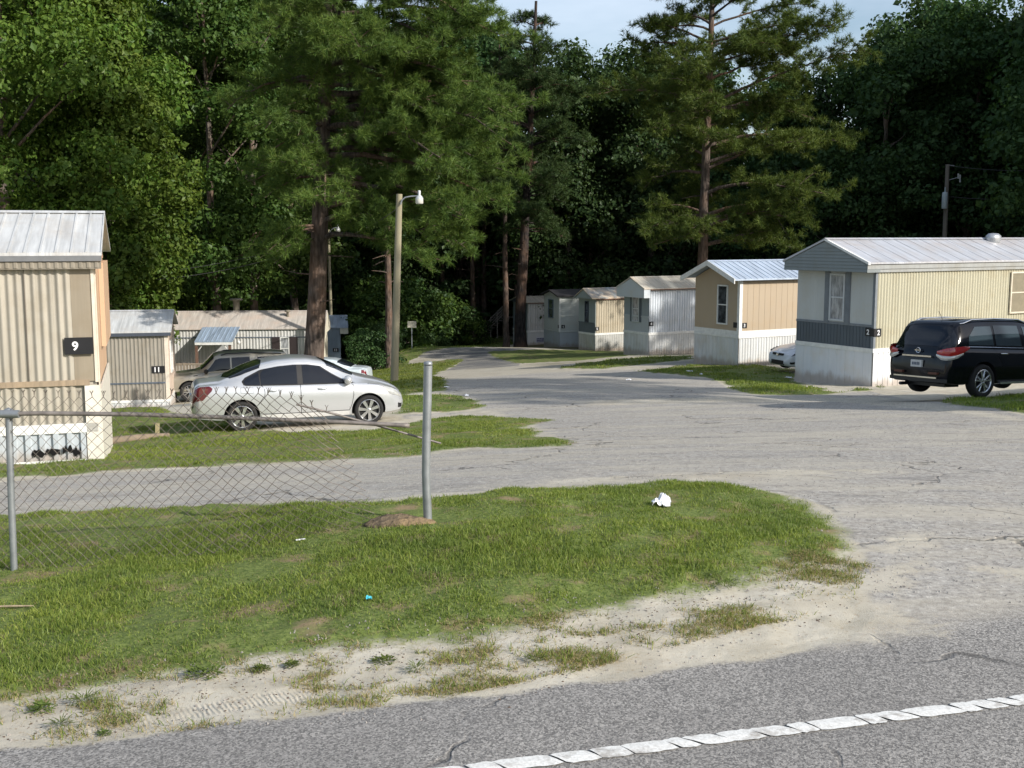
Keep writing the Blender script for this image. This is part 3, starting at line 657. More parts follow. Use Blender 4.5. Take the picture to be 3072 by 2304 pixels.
# ---- number 11
def home_11():
    u, Y, th, s, L = 508, 46, 12.5, -1, 12.0; W = 4.0
    root, zs, zw, zr = home("greyish corrugated mobile home numbered 11 behind the silver sedan tail", u, Y, th, s, L, W, 1224, 1197, 1005, 534, 930)
    z0 = root.location.z; lg, en = Side('long', s), Side('end', s)
    SB = m_siding("grey_beige_siding", (.31, .285, .24, 1), .35, .45); EN = m_siding("pale_pink_end", (.62, .50, .41, 1), .12, .5, 4)
    ze = zof(u, 992, Y, z0); zb = zof(u, 1147, Y, z0)
    core(root, s, L, W, -.5, zw + .1, SB)
    mb = MB(); corrugate(mb, lg, .1, L, zb, zw, .15, .028, .012, 'rib', .05, seed=6); corrugate(mb, lg, .1, L, zs, zb, .15, .028, .01, 'rib', .05, seed=6); mb.obj("side_wall", SB, root)
    m = MB(); corrugate(m, en, 0, W, zs, zw + .1, .4, .01, .01, 'board'); prism(m, s, [(0, zw), (W / 2, zr - .07), (W, zw)], -.02, .3); m.obj("end_wall", EN, root)
    m = MB(); lg.box(m, .1, L, .02, .055, zb - .03, zb + .03); m.obj("rub_rail", m_plain("blue_grey_trim", (.10, .12, .15, 1), .5), root)
    m = MB(); lg.box(m, -.03, .1, .0, .05, zs, zw); en.box(m, 0, .1, .01, .05, zs, zw); m.obj("corner_trim", m_plain("cream_trim", (.64, .57, .47, 1), .5), root)
    skirt(root, s, L, W, zs, m_siding("grey_white_skirting", (.60, .63, .64, 1), .25, .5, 5), .1, .2, .02, 0, 'skirt')
    roof(root, s, L, W, ze, zr, m_roofmetal("weathered_white_roof", (.60, .61, .60, 1), (.32, .29, .25, 1), .45), .16, .2, .06, .5, .008)
    m = MB(); lg.box(m, -.16, L, .03, .165, zw - .02, ze - .06); m.obj("fascia", m_plain("dark_fascia", (.06, .07, .09, 1), .5), root)
    window(root, en, 1.2, 2.2, zb + .25, zw - .35, WPAINT, m_glass_curtain())
    numsign(root, lg, .12, .62, zof(u, 1118, Y, z0), zof(u, 1097, Y, z0), "11", .42, .2, .06)
    HOMES.append(root)
home_11()
# ---- long home with the porch
def home_porch():
    u, Y, th, s, L, W = 968, 70, 4.5, -1, 15.0, 4.0
    root, zs, zw, zr = home("long grey mobile home with a small blue metal porch roof", u, Y, th, s, L, W, 1130, 1108, 986, 979, 932)
    z0 = root.location.z; lg, en = Side('long', s), Side('end', s)
    SB = m_siding("white_grey_siding", (.52, .52, .50, 1), .25, .45)
    def A(uu): return (968 - uu) / F * 70.6 * 1.0
    core(root, s, L, W, -.5, zw + .1, SB)
    zb = zof(u, 1012, Y, z0)
    mb = MB(); corrugate(mb, lg, .05, L, zs, zb, .19, .04, .012, 'rib', .05, seed=6); corrugate(mb, lg, .05, L, zb + .06, zw, .19, .03, .03, 'rib', .05, seed=6); mb.obj("side_wall", SB, root)
    m = MB(); lg.box(m, .0, L, .02, .07, zb, zb + .06); lg.box(m, 0, L, .02, .1, zw - .07, zw + .02); m.obj("trim_band", m_plain("blue_grey_trim", (.10, .12, .15, 1), .5), root)
    m = MB(); corrugate(m, en, 0, W, zs, zw, .4, .01, .01, 'board'); prism(m, s, [(-.1, zw - .32), (-.1, zw + .02), (W / 2, zr - .07), (W + .1, zw + .02), (W + .1, zw - .32)], -.22, .02); m.obj("end_wall", m_siding("cream_end", (.72, .68, .55, 1), .1, .5, 4), root)
    m = MB(); lg.box(m, -.02, .16, .0, .06, zs, zw - .33); m.obj("corner_trim", WPAINT, root)
    skirt(root, s, L, W, zs, m_siding("grey_white_skirting", (.60, .63, .64, 1), .25, .5, 5), .1, .25, .02, 0, 'skirt')
    rf = roof(root, s, L, W, zw + .04, zr, m_roofmetal("stained_pinkish_roof", (.58, .53, .47, 1), (.38, .29, .23, 1), .5), .16, .22, .06, 2.4, .006)
    window(root, lg, A(872), A(845), zof(u, 1078, Y, z0), zof(u, 1010, Y, z0), WPAINT, m_glass_curtain(), m_plain("dark_brown_shutter", (.035, .025, .025, 1), .6), .5, lift=.05)
    # door under the porch
    m = MB(); lg.box(m, A(700), A(655), .05, .09, zs + .05, zof(u, 1030, Y, z0)); d = m.obj("door", m_plain("grey_door", (.35, .36, .36, 1), .5), root)
    m = MB(); lg.box(m, A(698), A(660), .09, .10, zs + .1, zof(u, 1066, Y, z0)); m.obj("door_panel", m_plain("dark_door_panel", (.05, .055, .06, 1), .3), d)
    # vents
    m = MB(); m.lathe([(.001, .95), (.36, .93), (.42, .86), (.38, .82), (.21, .8), (.2, 0)], 16, Matrix.Translation((-A(703), W / 2 + .2, zr - .15))); m.obj("chimney", m_plain("aged_flue", (.19, .17, .13, 1), .6), root, True)
    m = MB(); m.lathe([(.001, .3), (.15, .29), (.2, .2), (.08, .16), (.08, -.1)], 12, Matrix.Translation((-A(862), W / 2 - .7, zr - .2))); m.obj("roof_vent", m_plain("aged_flue", (.19, .17, .13, 1), .6), root, True)
    HOMES.append(root)
    # porch: deck, posts, roof, railing
    pr = thing("porch", "small timber porch with blue standing seam roof on brown posts", "porch", tuple(root.location), R_(th))
    BR = m_wood("red_brown_timber", (.16, .075, .045, 1)); PW = m_wood("grey_deck_timber", (.36, .29, .22, 1))
    x0, x1 = A(728), A(620)
    m = MB(); rz0, rz1 = zof(u, 1022, Y - 1.5, z0) , zof(u, 980, Y, z0) + .02
    n = 9
    for i in range(n):
        a = x0 + (x1 - x0) * i / n; b = x0 + (x1 - x0) * (i + 1) / n
        sh = .1
        V = [(-a - sh * 0, .02 - .06, rz1), (-b, .02 - .06, rz1), (-b - .22, -1.6, rz0), (-a - .22, -1.6, rz0)]; V = V + [(x, y, z - .05) for x, y, z in V]
        m.add(V, np.array([(0, 1, 2, 3), (7, 6, 5, 4), (0, 4, 5, 1), (1, 5, 6, 2), (2, 6, 7, 3), (3, 7, 4, 0)]))
        m.box(-a - .02 - .11, -a + .02 - .11, -1.6, -.04, 0, .03, 0, Matrix.Translation((0, 0, 0))) if 0 else None
        V = [(-a + .02, -.04, rz1 + .03), (-a - .02, -.04, rz1 + .03), (-a - .24, -1.6, rz0 + .03), (-a - .2, -1.6, rz0 + .03)]; V = V + [(x, y, z - .06) for x, y, z in V]
        m.add(V, np.array([(0, 1, 2, 3), (7, 6, 5, 4), (0, 4, 5, 1), (1, 5, 6, 2), (2, 6, 7, 3), (3, 7, 4, 0)]))
    m.obj("roof", m_roofmetal("blue_grey_metal_roof", (.40, .50, .62, 1), (.3, .3, .3, 1), .25, .3), pr)
    m = MB(); m.box(-x1 - .2, -x0 - .2, -1.62, -1.5, rz0 - .2, rz0 - .055); m.obj("beam", WPAINT, pr)
    for a in (x0 + .22, x1 - .05):
        m = MB(); m.box(-a - .25, -a - .1, -1.56, -1.42, -1.0, rz0 - .2); m.obj("post", BR, pr)
        m = MB(); V0 = -a - .17; q = .35 if a > (x0 + x1) / 2 else -.35
        m.tube([(V0, -1.49, rz0 - .65), (V0 + q, -1.49, rz0 - .22)], .03, 5); m.obj("brace", WPAINT, pr)
    m = MB(); m.box(-A(500), -A(640), -1.6, -.06, zs - .15, zs - .05); m.box(-A(728), -A(640) + .001, -1.6, -.06, zs - .152, zs - .052); m.obj("deck", PW, pr)
    m = MB(); zt = zof(u, 1086, Y - 1.5, z0)
    m.box(-A(515), -A(640), -1.6, -1.52, zt - .09, zt); m.box(-A(515), -A(640), -1.59, -1.53, zs + .02, zs + .1)
    for i in range(30):
        a = A(515) - (A(515) - A(640)) * i / 29; m.box(-a - .03, -a + .03, -1.58, -1.54, zs + .02, zt - .05)
    for a in (A(515), A(640), A(578)): m.box(-a - .06, -a + .06, -1.62, -1.5, -1.2, zt + .02)
    m.obj("railing", PW, pr)
    m = MB(); m.lathe([(.001, .12), (.09, .08), (.1, 0), (.06, -.1), (.001, -.12)], 10, Matrix.Translation((-A(731), -1.0, rz0 - .12))); tag(m.obj("porch_lamp", WPAINT, pr, True))
home_porch()
# ---- number 13, its shadow put into a blue grey siding colour
def home_13():
    u, Y, th, s, L, W = 1023, 82, 9, -1, 6.5, 3.6
    root, zs, zw, zr = home("mobile home numbered 13 with shade coloured into its siding, behind the thick pine trunk", u, Y, th, s, L, W, 1101, 1063, 984, 1040, 946)
    z0 = root.location.z; lg, en = Side('long', s), Side('end', s)
    SB = m_siding("blue_shade_siding", (.20, .26, .31, 1), .2, .5); EN = m_siding("pale_green_end", (.52, .53, .44, 1), .2, .5, 4)  # siding's blue grey stands for the shadow on the long side
    core(root, s, L, W, -.5, zw, SB); mb = MB(); corrugate(mb, lg, 0, L, -.9, zw, .3, .015, .012, 'board'); mb.obj("side_wall", SB, root)
    m = MB(); lg.box(m, 0, L, .02, .06, zs - .04, zs + .04); m.obj("trim_band", SB, root)
    m = MB(); corrugate(m, en, 0, W, -.9, zw, .4, .01, .01, 'board'); m.obj("end_wall", EN, root)
    m = MB(); prism(m, s, [(-.1, zw - .42), (-.1, zw + .02), (W / 2, zr - .07), (W + .1, zw + .02), (W + .1, zw - .42)], -.55, .02); m.obj("gable_box", EN, root)
    roof(root, s, L, W, zw + .06, zr, m_roofmetal("blue_grey_metal_roof", (.40, .50, .62, 1), (.3, .3, .3, 1), .25, .3), .14, .56, .06, .6, .01)
    numsign(root, lg, .15, .56, zof(u, 1055, Y, z0), zof(u, 1044, Y, z0), "13", None, .17, .04)
    window(root, en, .9, 1.6, zs + .4, zw - .5, m_plain("dark_fascia", (.06, .07, .09, 1), .5))
    HOMES.append(root)
home_13()
# ---- number 2, near right
def home_2():
    u, Y, th, s, L = 2614, 34, 30.5, 1, 15.0; W = widthfit(u, Y, th, 2385)
    root, zs, zw, zr = home("yellow corrugated mobile home numbered 2 with grey gable box beside the black car", u, Y, th, s, L, W, 1160, 1046, 817, 2480, 716)
    z0 = root.location.z; lg, en = Side('long', s), Side('end', s)
    YB = m_siding("pale_yellow_siding", (.47, .445, .33, 1), .25, .42); GR_ = m_siding("pale_grey_panel", (.50, .515, .50, 1), .12, .5, 3); BL = m_siding("slate_blue_band", (.085, .105, .125, 1), .2, .5, 12)
    GG = m_siding("grey_green_gable", (.21, .235, .235, 1), .15, .5, 3); GT = m_plain("grey_trim", (.17, .19, .21, 1), .5)
    zb = zof(u, 979, Y, z0); core(root, s, L, W, -.5, zw + .1, GR_)
    mb = MB(); corrugate(mb, lg, .06, L, zs, zw, .125, .036, .012, 'wave', .02, seed=1); mb.obj("side_wall", YB, root, True)
    m = MB(); corrugate(m, en, 0, W, zb, zw, 1.22, .006, .01, 'board'); m.obj("end_wall", GR_, root)
    m = MB(); corrugate(m, en, 0, W, zs, zb, .13, .012, .012, 'board'); m.obj("lower_band", BL, root)
    m = MB(); en.box(m, 0, W, .02, .04, zb - .035, zb + .035); lg.box(m, -.03, .06, 0, .035, zs, zw); en.box(m, .002, .06, 0, .032, zs, zw); m.obj("corner_trim", GT, root)
    SK = m_siding("white_panel_skirting", (.68, .70, .72, 1), .12, .5, 4)
    skirt(root, s, L, W, zs, SK, .13, .22, .012, 0, 'board')
    # gable box: level courses of lap siding on its face
    zl = zof(2587, 790, Y - .45, z0) + .02
    m = MB(); prism(m, s, [(-.12, zw), (-.12, zl - .03), (W / 2, zr - .08), (W + .12, zl - .03), (W + .12, zw)], -.5, .05)
    z = zw + .01
    while z < zr - .2:
        f = min(1, max(0, (zr - .1 - z) / (zr - zl))); hw = (W / 2 + .12) * f; zt = min(z + .1, zr - .1); f2 = min(1, max(0, (zr - .1 - zt) / (zr - zl))); hw2 = (W / 2 + .12) * f2
        c = W / 2; m.add([(-.502, c - hw, z), (-.502, c + hw, z), (-.522, c + hw, z + .004), (-.522, c - hw, z + .004), (-.502, c - hw2, zt), (-.502, c + hw2, zt)], np.array([(0, 1, 2, 3), (3, 2, 5, 4)])); z += .1
    m.obj("gable_box", GG, root)
    rf = roof(root, s, L, W, zl, zr, m_roofmetal("streaked_galvanised_roof", (.54, .56, .60, 1), (.30, .275, .26, 1), .62, .15, 5.0), .18, .53, .05, .6, .008)
    m = MB(); V = [(-.535, -.185, zl + .005), (-.535, W / 2, zr + .012), (-.44, W / 2, zr + .012), (-.44, -.185, zl + .005)]; m.add(V + [(x, y, z - .07) for x, y, z in V], np.array([(0, 1, 2, 3), (4, 5, 1, 0), (4, 7, 6, 5), (3, 7, 4, 0)])); m.obj("rake_trim", WPAINT, rf)
    m = MB(); lg.box(m, -.5, L, .02, .13, zw + .1, zl - .055); lg.box(m, 0.05, L, .02, .1, zw, zw + .1); m.obj("fascia", m_siding("grey_fascia", (.33, .34, .33, 1), .3, .5), root)
    # end window
    k = lambda uu: np.interp(uu, [2385, 2491, 2534, 2614], [W, W * (2614 - 2491) / 229 * 1.02, W * (2614 - 2534) / 229 * 1.06, 0])
    window(root, en, k(2536), k(2489), zof(2500, 966, Y + .8, z0), zof(2500, 822, Y + .8, z0), m_plain("grey_white_frame", (.5, .52, .53, 1), .5), m_glass_curtain(), GT, .2, True, .06, 0, (zb - .01, zw - .02))
    numsign(root, lg, -.03, .27, zof(u, 1010, Y, z0), zof(u, 986, Y, z0), "2", .15, .15, .055); numsign(root, en, -.03, .28, zof(u, 1009, Y, z0), zof(u, 985, Y, z0), "2", .17, .15, .05)
    a0 = (3036 - 2614) / F * 37.5; window(root, lg, 6.15, 7.6, zof(3040, 940, Y + 3.2, z0), zof(3040, 815, Y + 3.2, z0), m_plain("cream_frame", (.55, .5, .4, 1), .5), m_plain("tan_blind", (.20, .175, .12, 1), .5), lift=.05)
    m = MB(); m.lathe([(.001, .26), (.22, .24), (.34, .14), (.36, .04), (.3, -.15)], 18, Matrix.Translation((7.1, W / 2 - .22, zr - .03)) @ Matrix.Diagonal((.85, .65, .8, 1))); m.obj("roof_vent", m_plain("galvanised_vent", (.42, .44, .46, 1), .35, .6), rf, True)
    HOMES.append(root)
home_2()
# ---- number 3
def home_3():
    u, Y, th, s, L = 2214, 45, 30, 1, 13.0; W = widthfit(u, Y, th, 2082)
    root, zs, zw, zr = home("tan mobile home numbered 3 with pale blue metal roof and white corner trim", u, Y, th, s, L, W, 1099, 1008, 838, 2148, 782)
    z0 = root.location.z; lg, en = Side('long', s), Side('end', s)
    TN = m_siding("tan_board_siding", (.405, .325, .23, 1), .06, .6, 2); core(root, s, L, W, -.5, zw, TN)
    zt = zof(u, 999, Y, z0)
    mb = MB(); corrugate(mb, lg, .1, L, zs, zw, .3, .008, .012, 'board', 0); mb.obj("side_wall", TN, root)
    m = MB(); corrugate(m, en, 0, W, zs, zw, 1.22, .004, .01, 'board'); prism(m, s, [(0, zw), (W / 2, zr - .1), (W, zw)], -.012, .2); m.obj("end_wall", TN, root)
    m = MB(); lg.box(m, -.035, .12, 0, .04, zs, zw); en.box(m, .003, .1, 0, .034, zs, zw); lg.box(m, .12, L, .0, .03, zs, zs + .19); en.box(m, .1, W, .0, .028, zs, zs + .19); m.obj("corner_trim", WPAINT, root)
    skirt(root, s, L, W, zs, m_siding("white_ribbed_skirting", (.62, .63, .62, 1), .25, .5, 5), .1, .14, .022, .15, 'rib')
    ex = .55; zl = zof(2196, 840, Y - .5, z0) + .03
    rf = roof(root, s, L, W, zl, zr, m_roofmetal("pale_blue_metal_roof", (.55, .64, .76, 1), (.5, .5, .5, 1), .1, .25, 1.0), .3, ex, .06, .3, .022)
    m = MB()
    for sg in (0, 1):
        ya, yb = (-.31, W / 2) if sg == 0 else (W + .31, W / 2)
        V = [(-ex - .02, ya, zl + .02), (-ex - .02, yb, zr + .02), (-ex + .02, yb, zr + .02), (-ex + .02, ya, zl + .02)]; V += [(x, y, z - .2) for x, y, z in V]
        m.add(V, np.array([(0, 1, 2, 3), (7, 6, 5, 4), (0, 4, 5, 1), (1, 5, 6, 2), (2, 6, 7, 3), (3, 7, 4, 0)]))
    m.obj("rake_board", WPAINT, rf)
    a1 = W * (2214 - 2153) / 132 * 1.03; a0 = W * (2214 - 2184) / 132 * 1.08
    window(root, en, a0, a1, zof(2170, 972, Y + 1, z0), zof(2170, 854, Y + 1, z0), WPAINT, m_glass_dark())
    numsign(root, lg, .13, .37, zof(u, 985, Y, z0), zof(u, 969, Y, z0), "3", .24, .13, .045); numsign(root, en, .08, .3, zof(u, 984, Y, z0), zof(u, 968, Y, z0), "", None, .13, .04)
    HOMES.append(root)
home_3()
# ---- number 4
def home_4():
    u, Y, th, s, L = 1945, 59, 30, 1, 12.0; W = widthfit(u, Y, th, 1871)
    root, zs, zw, zr = home("white ribbed mobile home numbered 4 with boxed white gable", u, Y, th, s, L, W, 1063, 998, 866, 1909, 831)
    z0 = root.location.z; lg, en = Side('long', s), Side('end', s)
    WH = m_siding("white_ribbed_siding", (.56, .60, .64, 1), .3, .42); GY_ = m_siding("blue_grey_end", (.26, .30, .33, 1), .1, .5, 3); GL_ = m_siding("pale_grey_end", (.40, .43, .45, 1), .1, .5, 3)
    zb = zof(u, 952, Y, z0); core(root, s, L, W, -.5, zw, GY_)
    mb = MB(); corrugate(mb, lg, .02, L, zs, zw, .16, .03, .012, 'rib', .1, seed=3); mb.obj("side_wall", WH, root)
    m = MB(); corrugate(m, en, 0, W, zb, zw, 1.22, .004, .01, 'board'); m.obj("end_wall", GY_, root)
    m = MB(); corrugate(m, en, 0, W, zs, zb, 1.22, .004, .01, 'board'); en.box(m, 0, W, .01, .04, zb - .03, zb + .05); m.obj("lower_band", GL_, root)
    skirt(root, s, L, W, zs, m_siding("white_ribbed_skirting", (.62, .63, .62, 1), .25, .5, 5), .13, .16, .018, .15, 'rib')
    zl = zof(1944, 866, Y - .4, z0); zbx = zof(1944, 895, Y - .4, z0)
    m = MB(); prism(m, s, [(-.12, zbx), (-.12, zl - .03), (W / 2, zr - .08), (W + .12, zl - .03), (W + .12, zbx)], -.42, -.015); m.obj("gable_box", m_siding("white_gable", (.50, .54, .57, 1), .08, .5, 2), root)
    rf = roof(root, s, L, W, zl, zr, m_roofmetal("rusty_cream_roof", (.60, .57, .49, 1), (.34, .25, .17, 1), .45), .16, .45, .05, .8, .01)
    m = MB(); lg.box(m, 0, L, .1, .17, zl - .1, zl - .052); m.obj("eave_edge", m_plain("rust_edge", (.17, .09, .06, 1), .8), rf)
    a1 = W * (1945 - 1898) / 74 * 1.03; a0 = W * (1945 - 1919) / 74 * 1.05
    window(root, en, a0, a1, zof(1910, 966, Y + .8, z0), zof(1910, 887, Y + .8, z0), m_plain("grey_white_frame", (.5, .52, .53, 1), .5), m_glass_curtain(), m_plain("grey_trim", (.09, .11, .13, 1), .5), .16)
    numsign(root, lg, -.04, .26, zof(u, 978, Y, z0), zof(u, 965, Y, z0), "4", .12, .15, .055)
    HOMES.append(root)
home_4()
# ---- number 5
def home_5():
    u, Y, th, s, L = 1785, 73, 30, 1, 11.0; W = widthfit(u, Y, th, 1736)
    root, zs, zw, zr = home("beige ribbed mobile home numbered 5 between the white ribbed and white lapboard homes", u, Y, th, s, L, W, 1054, 1000, 897, 1752, 865)
    z0 = root.location.z; lg, en = Side('long', s), Side('end', s)
    BG = m_siding("beige_ribbed_siding", (.50, .44, .33, 1), .3, .45); GP = m_siding("grey_green_end", (.32, .36, .35, 1), .1, .5, 3)
    zb = zof(u, 970, Y, z0); core(root, s, L, W, -.5, zw, GP)
    mb = MB(); corrugate(mb, lg, .05, L, zs, zw, .18, .035, .012, 'rib', .1, seed=3); mb.obj("side_wall", BG, root)
    m = MB(); corrugate(m, en, 0, W, zb, zw, 1.22, .004, .01, 'board'); prism(m, s, [(0, zw), (W / 2, zr - .08), (W, zw)], -.32, .2); m.obj("end_wall", GP, root)
    m = MB(); corrugate(m, en, 0, W, zs, zb, 1.22, .004, .012, 'board'); en.box(m, 0, W, .012, .04, zb - .02, zb + .03); m.obj("lower_band", m_siding("dark_slate_band", (.13, .155, .17, 1), .1, .5, 3), root)
    skirt(root, s, L, W, zs, m_siding("grey_ribbed_skirting", (.46, .46, .43, 1), .25, .5, 5), .13, .18, .018, .15, 'rib')
    rf = roof(root, s, L, W, zw + .05, zr, m_roofmetal("blue_grey_patchy_roof", (.38, .44, .46, 1), (.45, .36, .26, 1), .9), .14, .36, .05, .9, .008)
    m = MB(); lg.box(m, 0, L, .08, .15, zw - .06, zw - .002); m.obj("eave_edge", m_plain("rust_edge", (.17, .09, .06, 1), .8), rf)
    a1 = W * (1785 - 1755) / 49; a0 = W * (1785 - 1766) / 49
    window(root, en, a0, a1, zof(1760, 967, Y + .8, z0), zof(1760, 903, Y + .8, z0), m_plain("dark_fascia", (.06, .07, .09, 1), .5))
    numsign(root, lg, -.04, .24, zof(u, 992, Y, z0), zof(u, 981, Y, z0), "5", .11, .14, .055)
    HOMES.append(root)
home_5()
# ---- number 6, white lapboard
def home_6():
    u, Y, th, s, L = 1678, 77, 20, 1, 8.0; W = widthfit(u, Y, th, 1632)
    root, zs, zw, zr = home("shaded white lapboard mobile home numbered 6 with dark shingle roof", u, Y, th, s, L, W, 1042, 995, 889, 1645, 868)
    z0 = root.location.z; lg, en = Side('long', s), Side('end', s)
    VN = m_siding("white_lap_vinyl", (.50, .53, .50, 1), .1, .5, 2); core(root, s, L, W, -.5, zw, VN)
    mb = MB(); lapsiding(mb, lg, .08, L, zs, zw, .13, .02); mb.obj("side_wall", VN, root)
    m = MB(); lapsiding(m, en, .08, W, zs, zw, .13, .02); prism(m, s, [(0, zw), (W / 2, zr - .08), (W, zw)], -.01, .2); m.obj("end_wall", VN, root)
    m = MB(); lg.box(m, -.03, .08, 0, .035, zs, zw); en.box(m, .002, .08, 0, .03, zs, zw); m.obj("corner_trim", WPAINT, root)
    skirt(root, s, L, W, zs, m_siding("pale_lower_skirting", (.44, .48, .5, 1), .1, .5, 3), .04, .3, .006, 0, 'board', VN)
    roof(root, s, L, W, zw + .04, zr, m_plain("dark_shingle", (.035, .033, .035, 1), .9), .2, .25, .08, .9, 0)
    a1 = W * (1678 - 1646) / 46; a0 = W * (1678 - 1661) / 46
    window(root, en, a0, a1, zof(1655, 955, Y + .8, z0), zof(1655, 899, Y + .8, z0), m_plain("slate_frame", (.12, .16, .2, 1), .5))
    numsign(root, lg, .14, .38, zof(u, 985, Y, z0), zof(u, 975, Y, z0), "6", None, .13, .04); numsign(root, en, .04, .2, zof(u, 985, Y, z0), zof(u, 975, Y, z0), "", None, .13, .04)
    HOMES.append(root)
home_6()
# ---- number 7 behind the dark pine
def home_7():
    u, Y, th, s, L = 1582, 91, 22, 1, 8.0; W = 3.0
    root, zs, zw, zr = home("white ribbed mobile home behind the dark pine with a blue notice on its skirting", u, Y, th, s, L, W, 1037, 992, 909, 1556, 889)
    z0 = root.location.z; lg, en = Side('long', s), Side('end', s)
    WH = m_siding("white_ribbed_siding", (.60, .60, .58, 1), .3, .42); core(root, s, L, W, -.5, zw, WH)
    mb = MB(); corrugate(mb, lg, .02, L, zs, zw, .2, .04, .012, 'rib', .1, seed=3); mb.obj("side_wall", WH, root)
    m = MB(); corrugate(m, en, 0, W, zs, zw, 1.22, .004, .01, 'board'); m.obj("end_wall", m_siding("blue_grey_end", (.26, .30, .33, 1), .1, .5, 3), root)
    m = MB(); prism(m, s, [(0, zw), (W / 2, zr - .08), (W, zw)], -.3, .2); m.obj("gable_box", m_plain("dark_fascia", (.06, .07, .09, 1), .5), root)
    skirt(root, s, L, W, zs, m_siding("white_skirting_far", (.60, .61, .60, 1), .1, .5, 3), .16, .3, .006, 0, 'board')
    rf = roof(root, s, L, W, zw + .05, zr, m_roofmetal("rusty_cream_roof", (.60, .57, .49, 1), (.34, .25, .17, 1), .45), .14, .36, .05, .9, .01)
    m = MB(); lg.box(m, 0, L, .08, .15, zw - .06, zw - .002); m.obj("eave_edge", m_plain("rust_edge", (.17, .09, .06, 1), .8), rf)
    m = MB(); lg.box(m, .75, 1.6, .03, .045, .22, .62); n_ = m.obj("notice", m_plain("pale_notice", (.5, .52, .6, 1), .6), root)
    m = MB(); r = random.Random(8)
    for row, (z, h) in enumerate(((.5, .08), (.36, .1), (.25, .06))):
        a = .8
        while a < 1.5:
            wd = r.uniform(.05, .1); lg.box(m, a, a + wd, .046, .049, z, z + h); a += wd + .02
    m.obj("lettering", m_plain("navy_ink", (.03, .035, .12, 1), .6), n_)
    HOMES.append(root)
home_7()
# ---- farthest home with wooden steps
def home_8():
    u, Y, th, s, L = 1566, 104, 24, 1, 9.0; W = 3.2
    root, zs, zw, zr = home("farthest mobile home with greenish end wall seen past the thin pine trunks", u, Y, th, s, L, W, 1008, 985, 893, 1532, 874)
    z0 = root.location.z; lg, en = Side('long', s), Side('end', s)
    WH = m_siding("pale_green_far", (.38, .43, .4, 1), .2, .45); core(root, s, L, W, -1.5, zw, WH)
    mb = MB(); corrugate(mb, lg, .02, L, zs, zw, .2, .03, .012, 'rib', .1, seed=3); mb.obj("side_wall", WH, root)
    m = MB(); corrugate(m, en, 0, W, -.9, zw, 1.22, .004, .01, 'board'); prism(m, s, [(0, zw), (W / 2, zr - .08), (W, zw)], -.02, .2); m.obj("end_wall", WH, root)
    roof(root, s, L, W, zw + .05, zr, m_roofmetal("rusty_cream_roof", (.60, .57, .49, 1), (.34, .25, .17, 1), .45), .14, .3, .05, .9, .01)
    window(root, en, 1.9, 2.4, zof(1525, 953, Y, z0), zof(1525, 910, Y, z0), m_plain("dark_fascia", (.06, .07, .09, 1), .5))
    HOMES.append(root)
    a = at(1452, 1010, 101); b = at(1512, 1000, 101); st = thing("wooden_steps", "weathered wooden steps with slanting handrails by the farthest mobile home", "steps", (a[0], a[1], a[2]))
    W_ = m_wood("pale_step_timber", (.52, .46, .38, 1)); L_ = b[0] - a[0]; rise = 1.75
    for yo in (0, 1.1):
        m = MB(); 
        for zo in (.35, .6, .85, 1.1): m.tube([(0, yo, zo - .1), (L_, yo, zo + rise - .1)], .045, 4)
        for k in range(4): x = L_ * k / 3; m.box(x - .05, x + .05, yo - .05, yo + .05, -.5, 1.1 + rise * k / 3)
        m.obj("handrail", W_, st)
    for k in range(8):
        m = MB(); x = L_ * k / 8; m.box(x, x + .3, 0, 1.1, rise * (k + .5) / 8 - .04, rise * (k + .5) / 8); m.obj("tread", W_, st)
    m = MB(); m.box(L_, L_ + 1.3, -.1, 1.2, rise - .1, rise); m.obj("landing", W_, st)
home_8()
# ---- off to the right: the next home of the row, whose shade falls on the drive
def home_1():
    th = 30.5; X, Y = 13.6, 18.5; z = gz(X, Y); root = thing("mobile_home", "plain grey mobile home numbered 1 just outside the view on the right", "mobile home", (X, Y, z), R_(th))
    s = 1; L, W = 13, 3.6; GY_ = m_siding("blue_grey_end", (.26, .30, .33, 1), .1, .5, 3); core(root, s, L, W, -.5, 3.1, GY_)
    roof(root, s, L, W, 3.1, 3.85, m_roofmetal("rusty_cream_roof", (.60, .57, .49, 1), (.34, .25, .17, 1), .45), .16, .3, .05, .6, .01)
    skirt(root, s, L, W, .9, WPAINT, .1, .3, .01); window(root, Side('end', s), 1.3, 2.2, 1.5, 2.6)
home_1()
# ================================================================ VEHICLES
def m_paint(name, c, metal=.5, rough=.32):
    t = NT(name); n = t.noise(t.coord(), 3.0, 4); f = t.noise(t.coord(), 260, 1)
    col = t.mix(t.math('MULTIPLY', f, .16), c, tuple(min(1, x * 1.5 + .02) for x in c[:3]) + (1,)); r = t.math('MULTIPLY_ADD', n, .12, rough - .06)
    t.bsdf(col, r, metal, .5, .85, None, .06); return t.m
def m_car_glass(name="tinted_glass", c=(.008, .010, .015, 1)):
    t = NT(name); t.bsdf(c, .03, 0, .5, 0, None, .02); return t.m
TIRE = m_plain("tyre_rubber", (.018, .018, .018, 1), .85); ALLOY = m_plain("alloy_rim", (.62, .63, .64, 1), .25, .85); DARKP = m_plain("black_plastic", (.012, .012, .013, 1), .55)
CHROME = m_plain("chrome", (.75, .75, .76, 1), .12, 1.0); CGLASS = m_car_glass(); RED = m_plain("red_lens", (.38, .012, .015, 1), .1, 0, .8, .8); RED2 = m_plain("dark_red_lens", (.16, .008, .012, 1), .1, 0, .8, .8)
LENS = m_plain("clear_lens", (.50, .50, .47, 1), .12, .3, .8, .6); SEAM = m_plain("panel_gap", (.02, .02, .022, 1), .8)
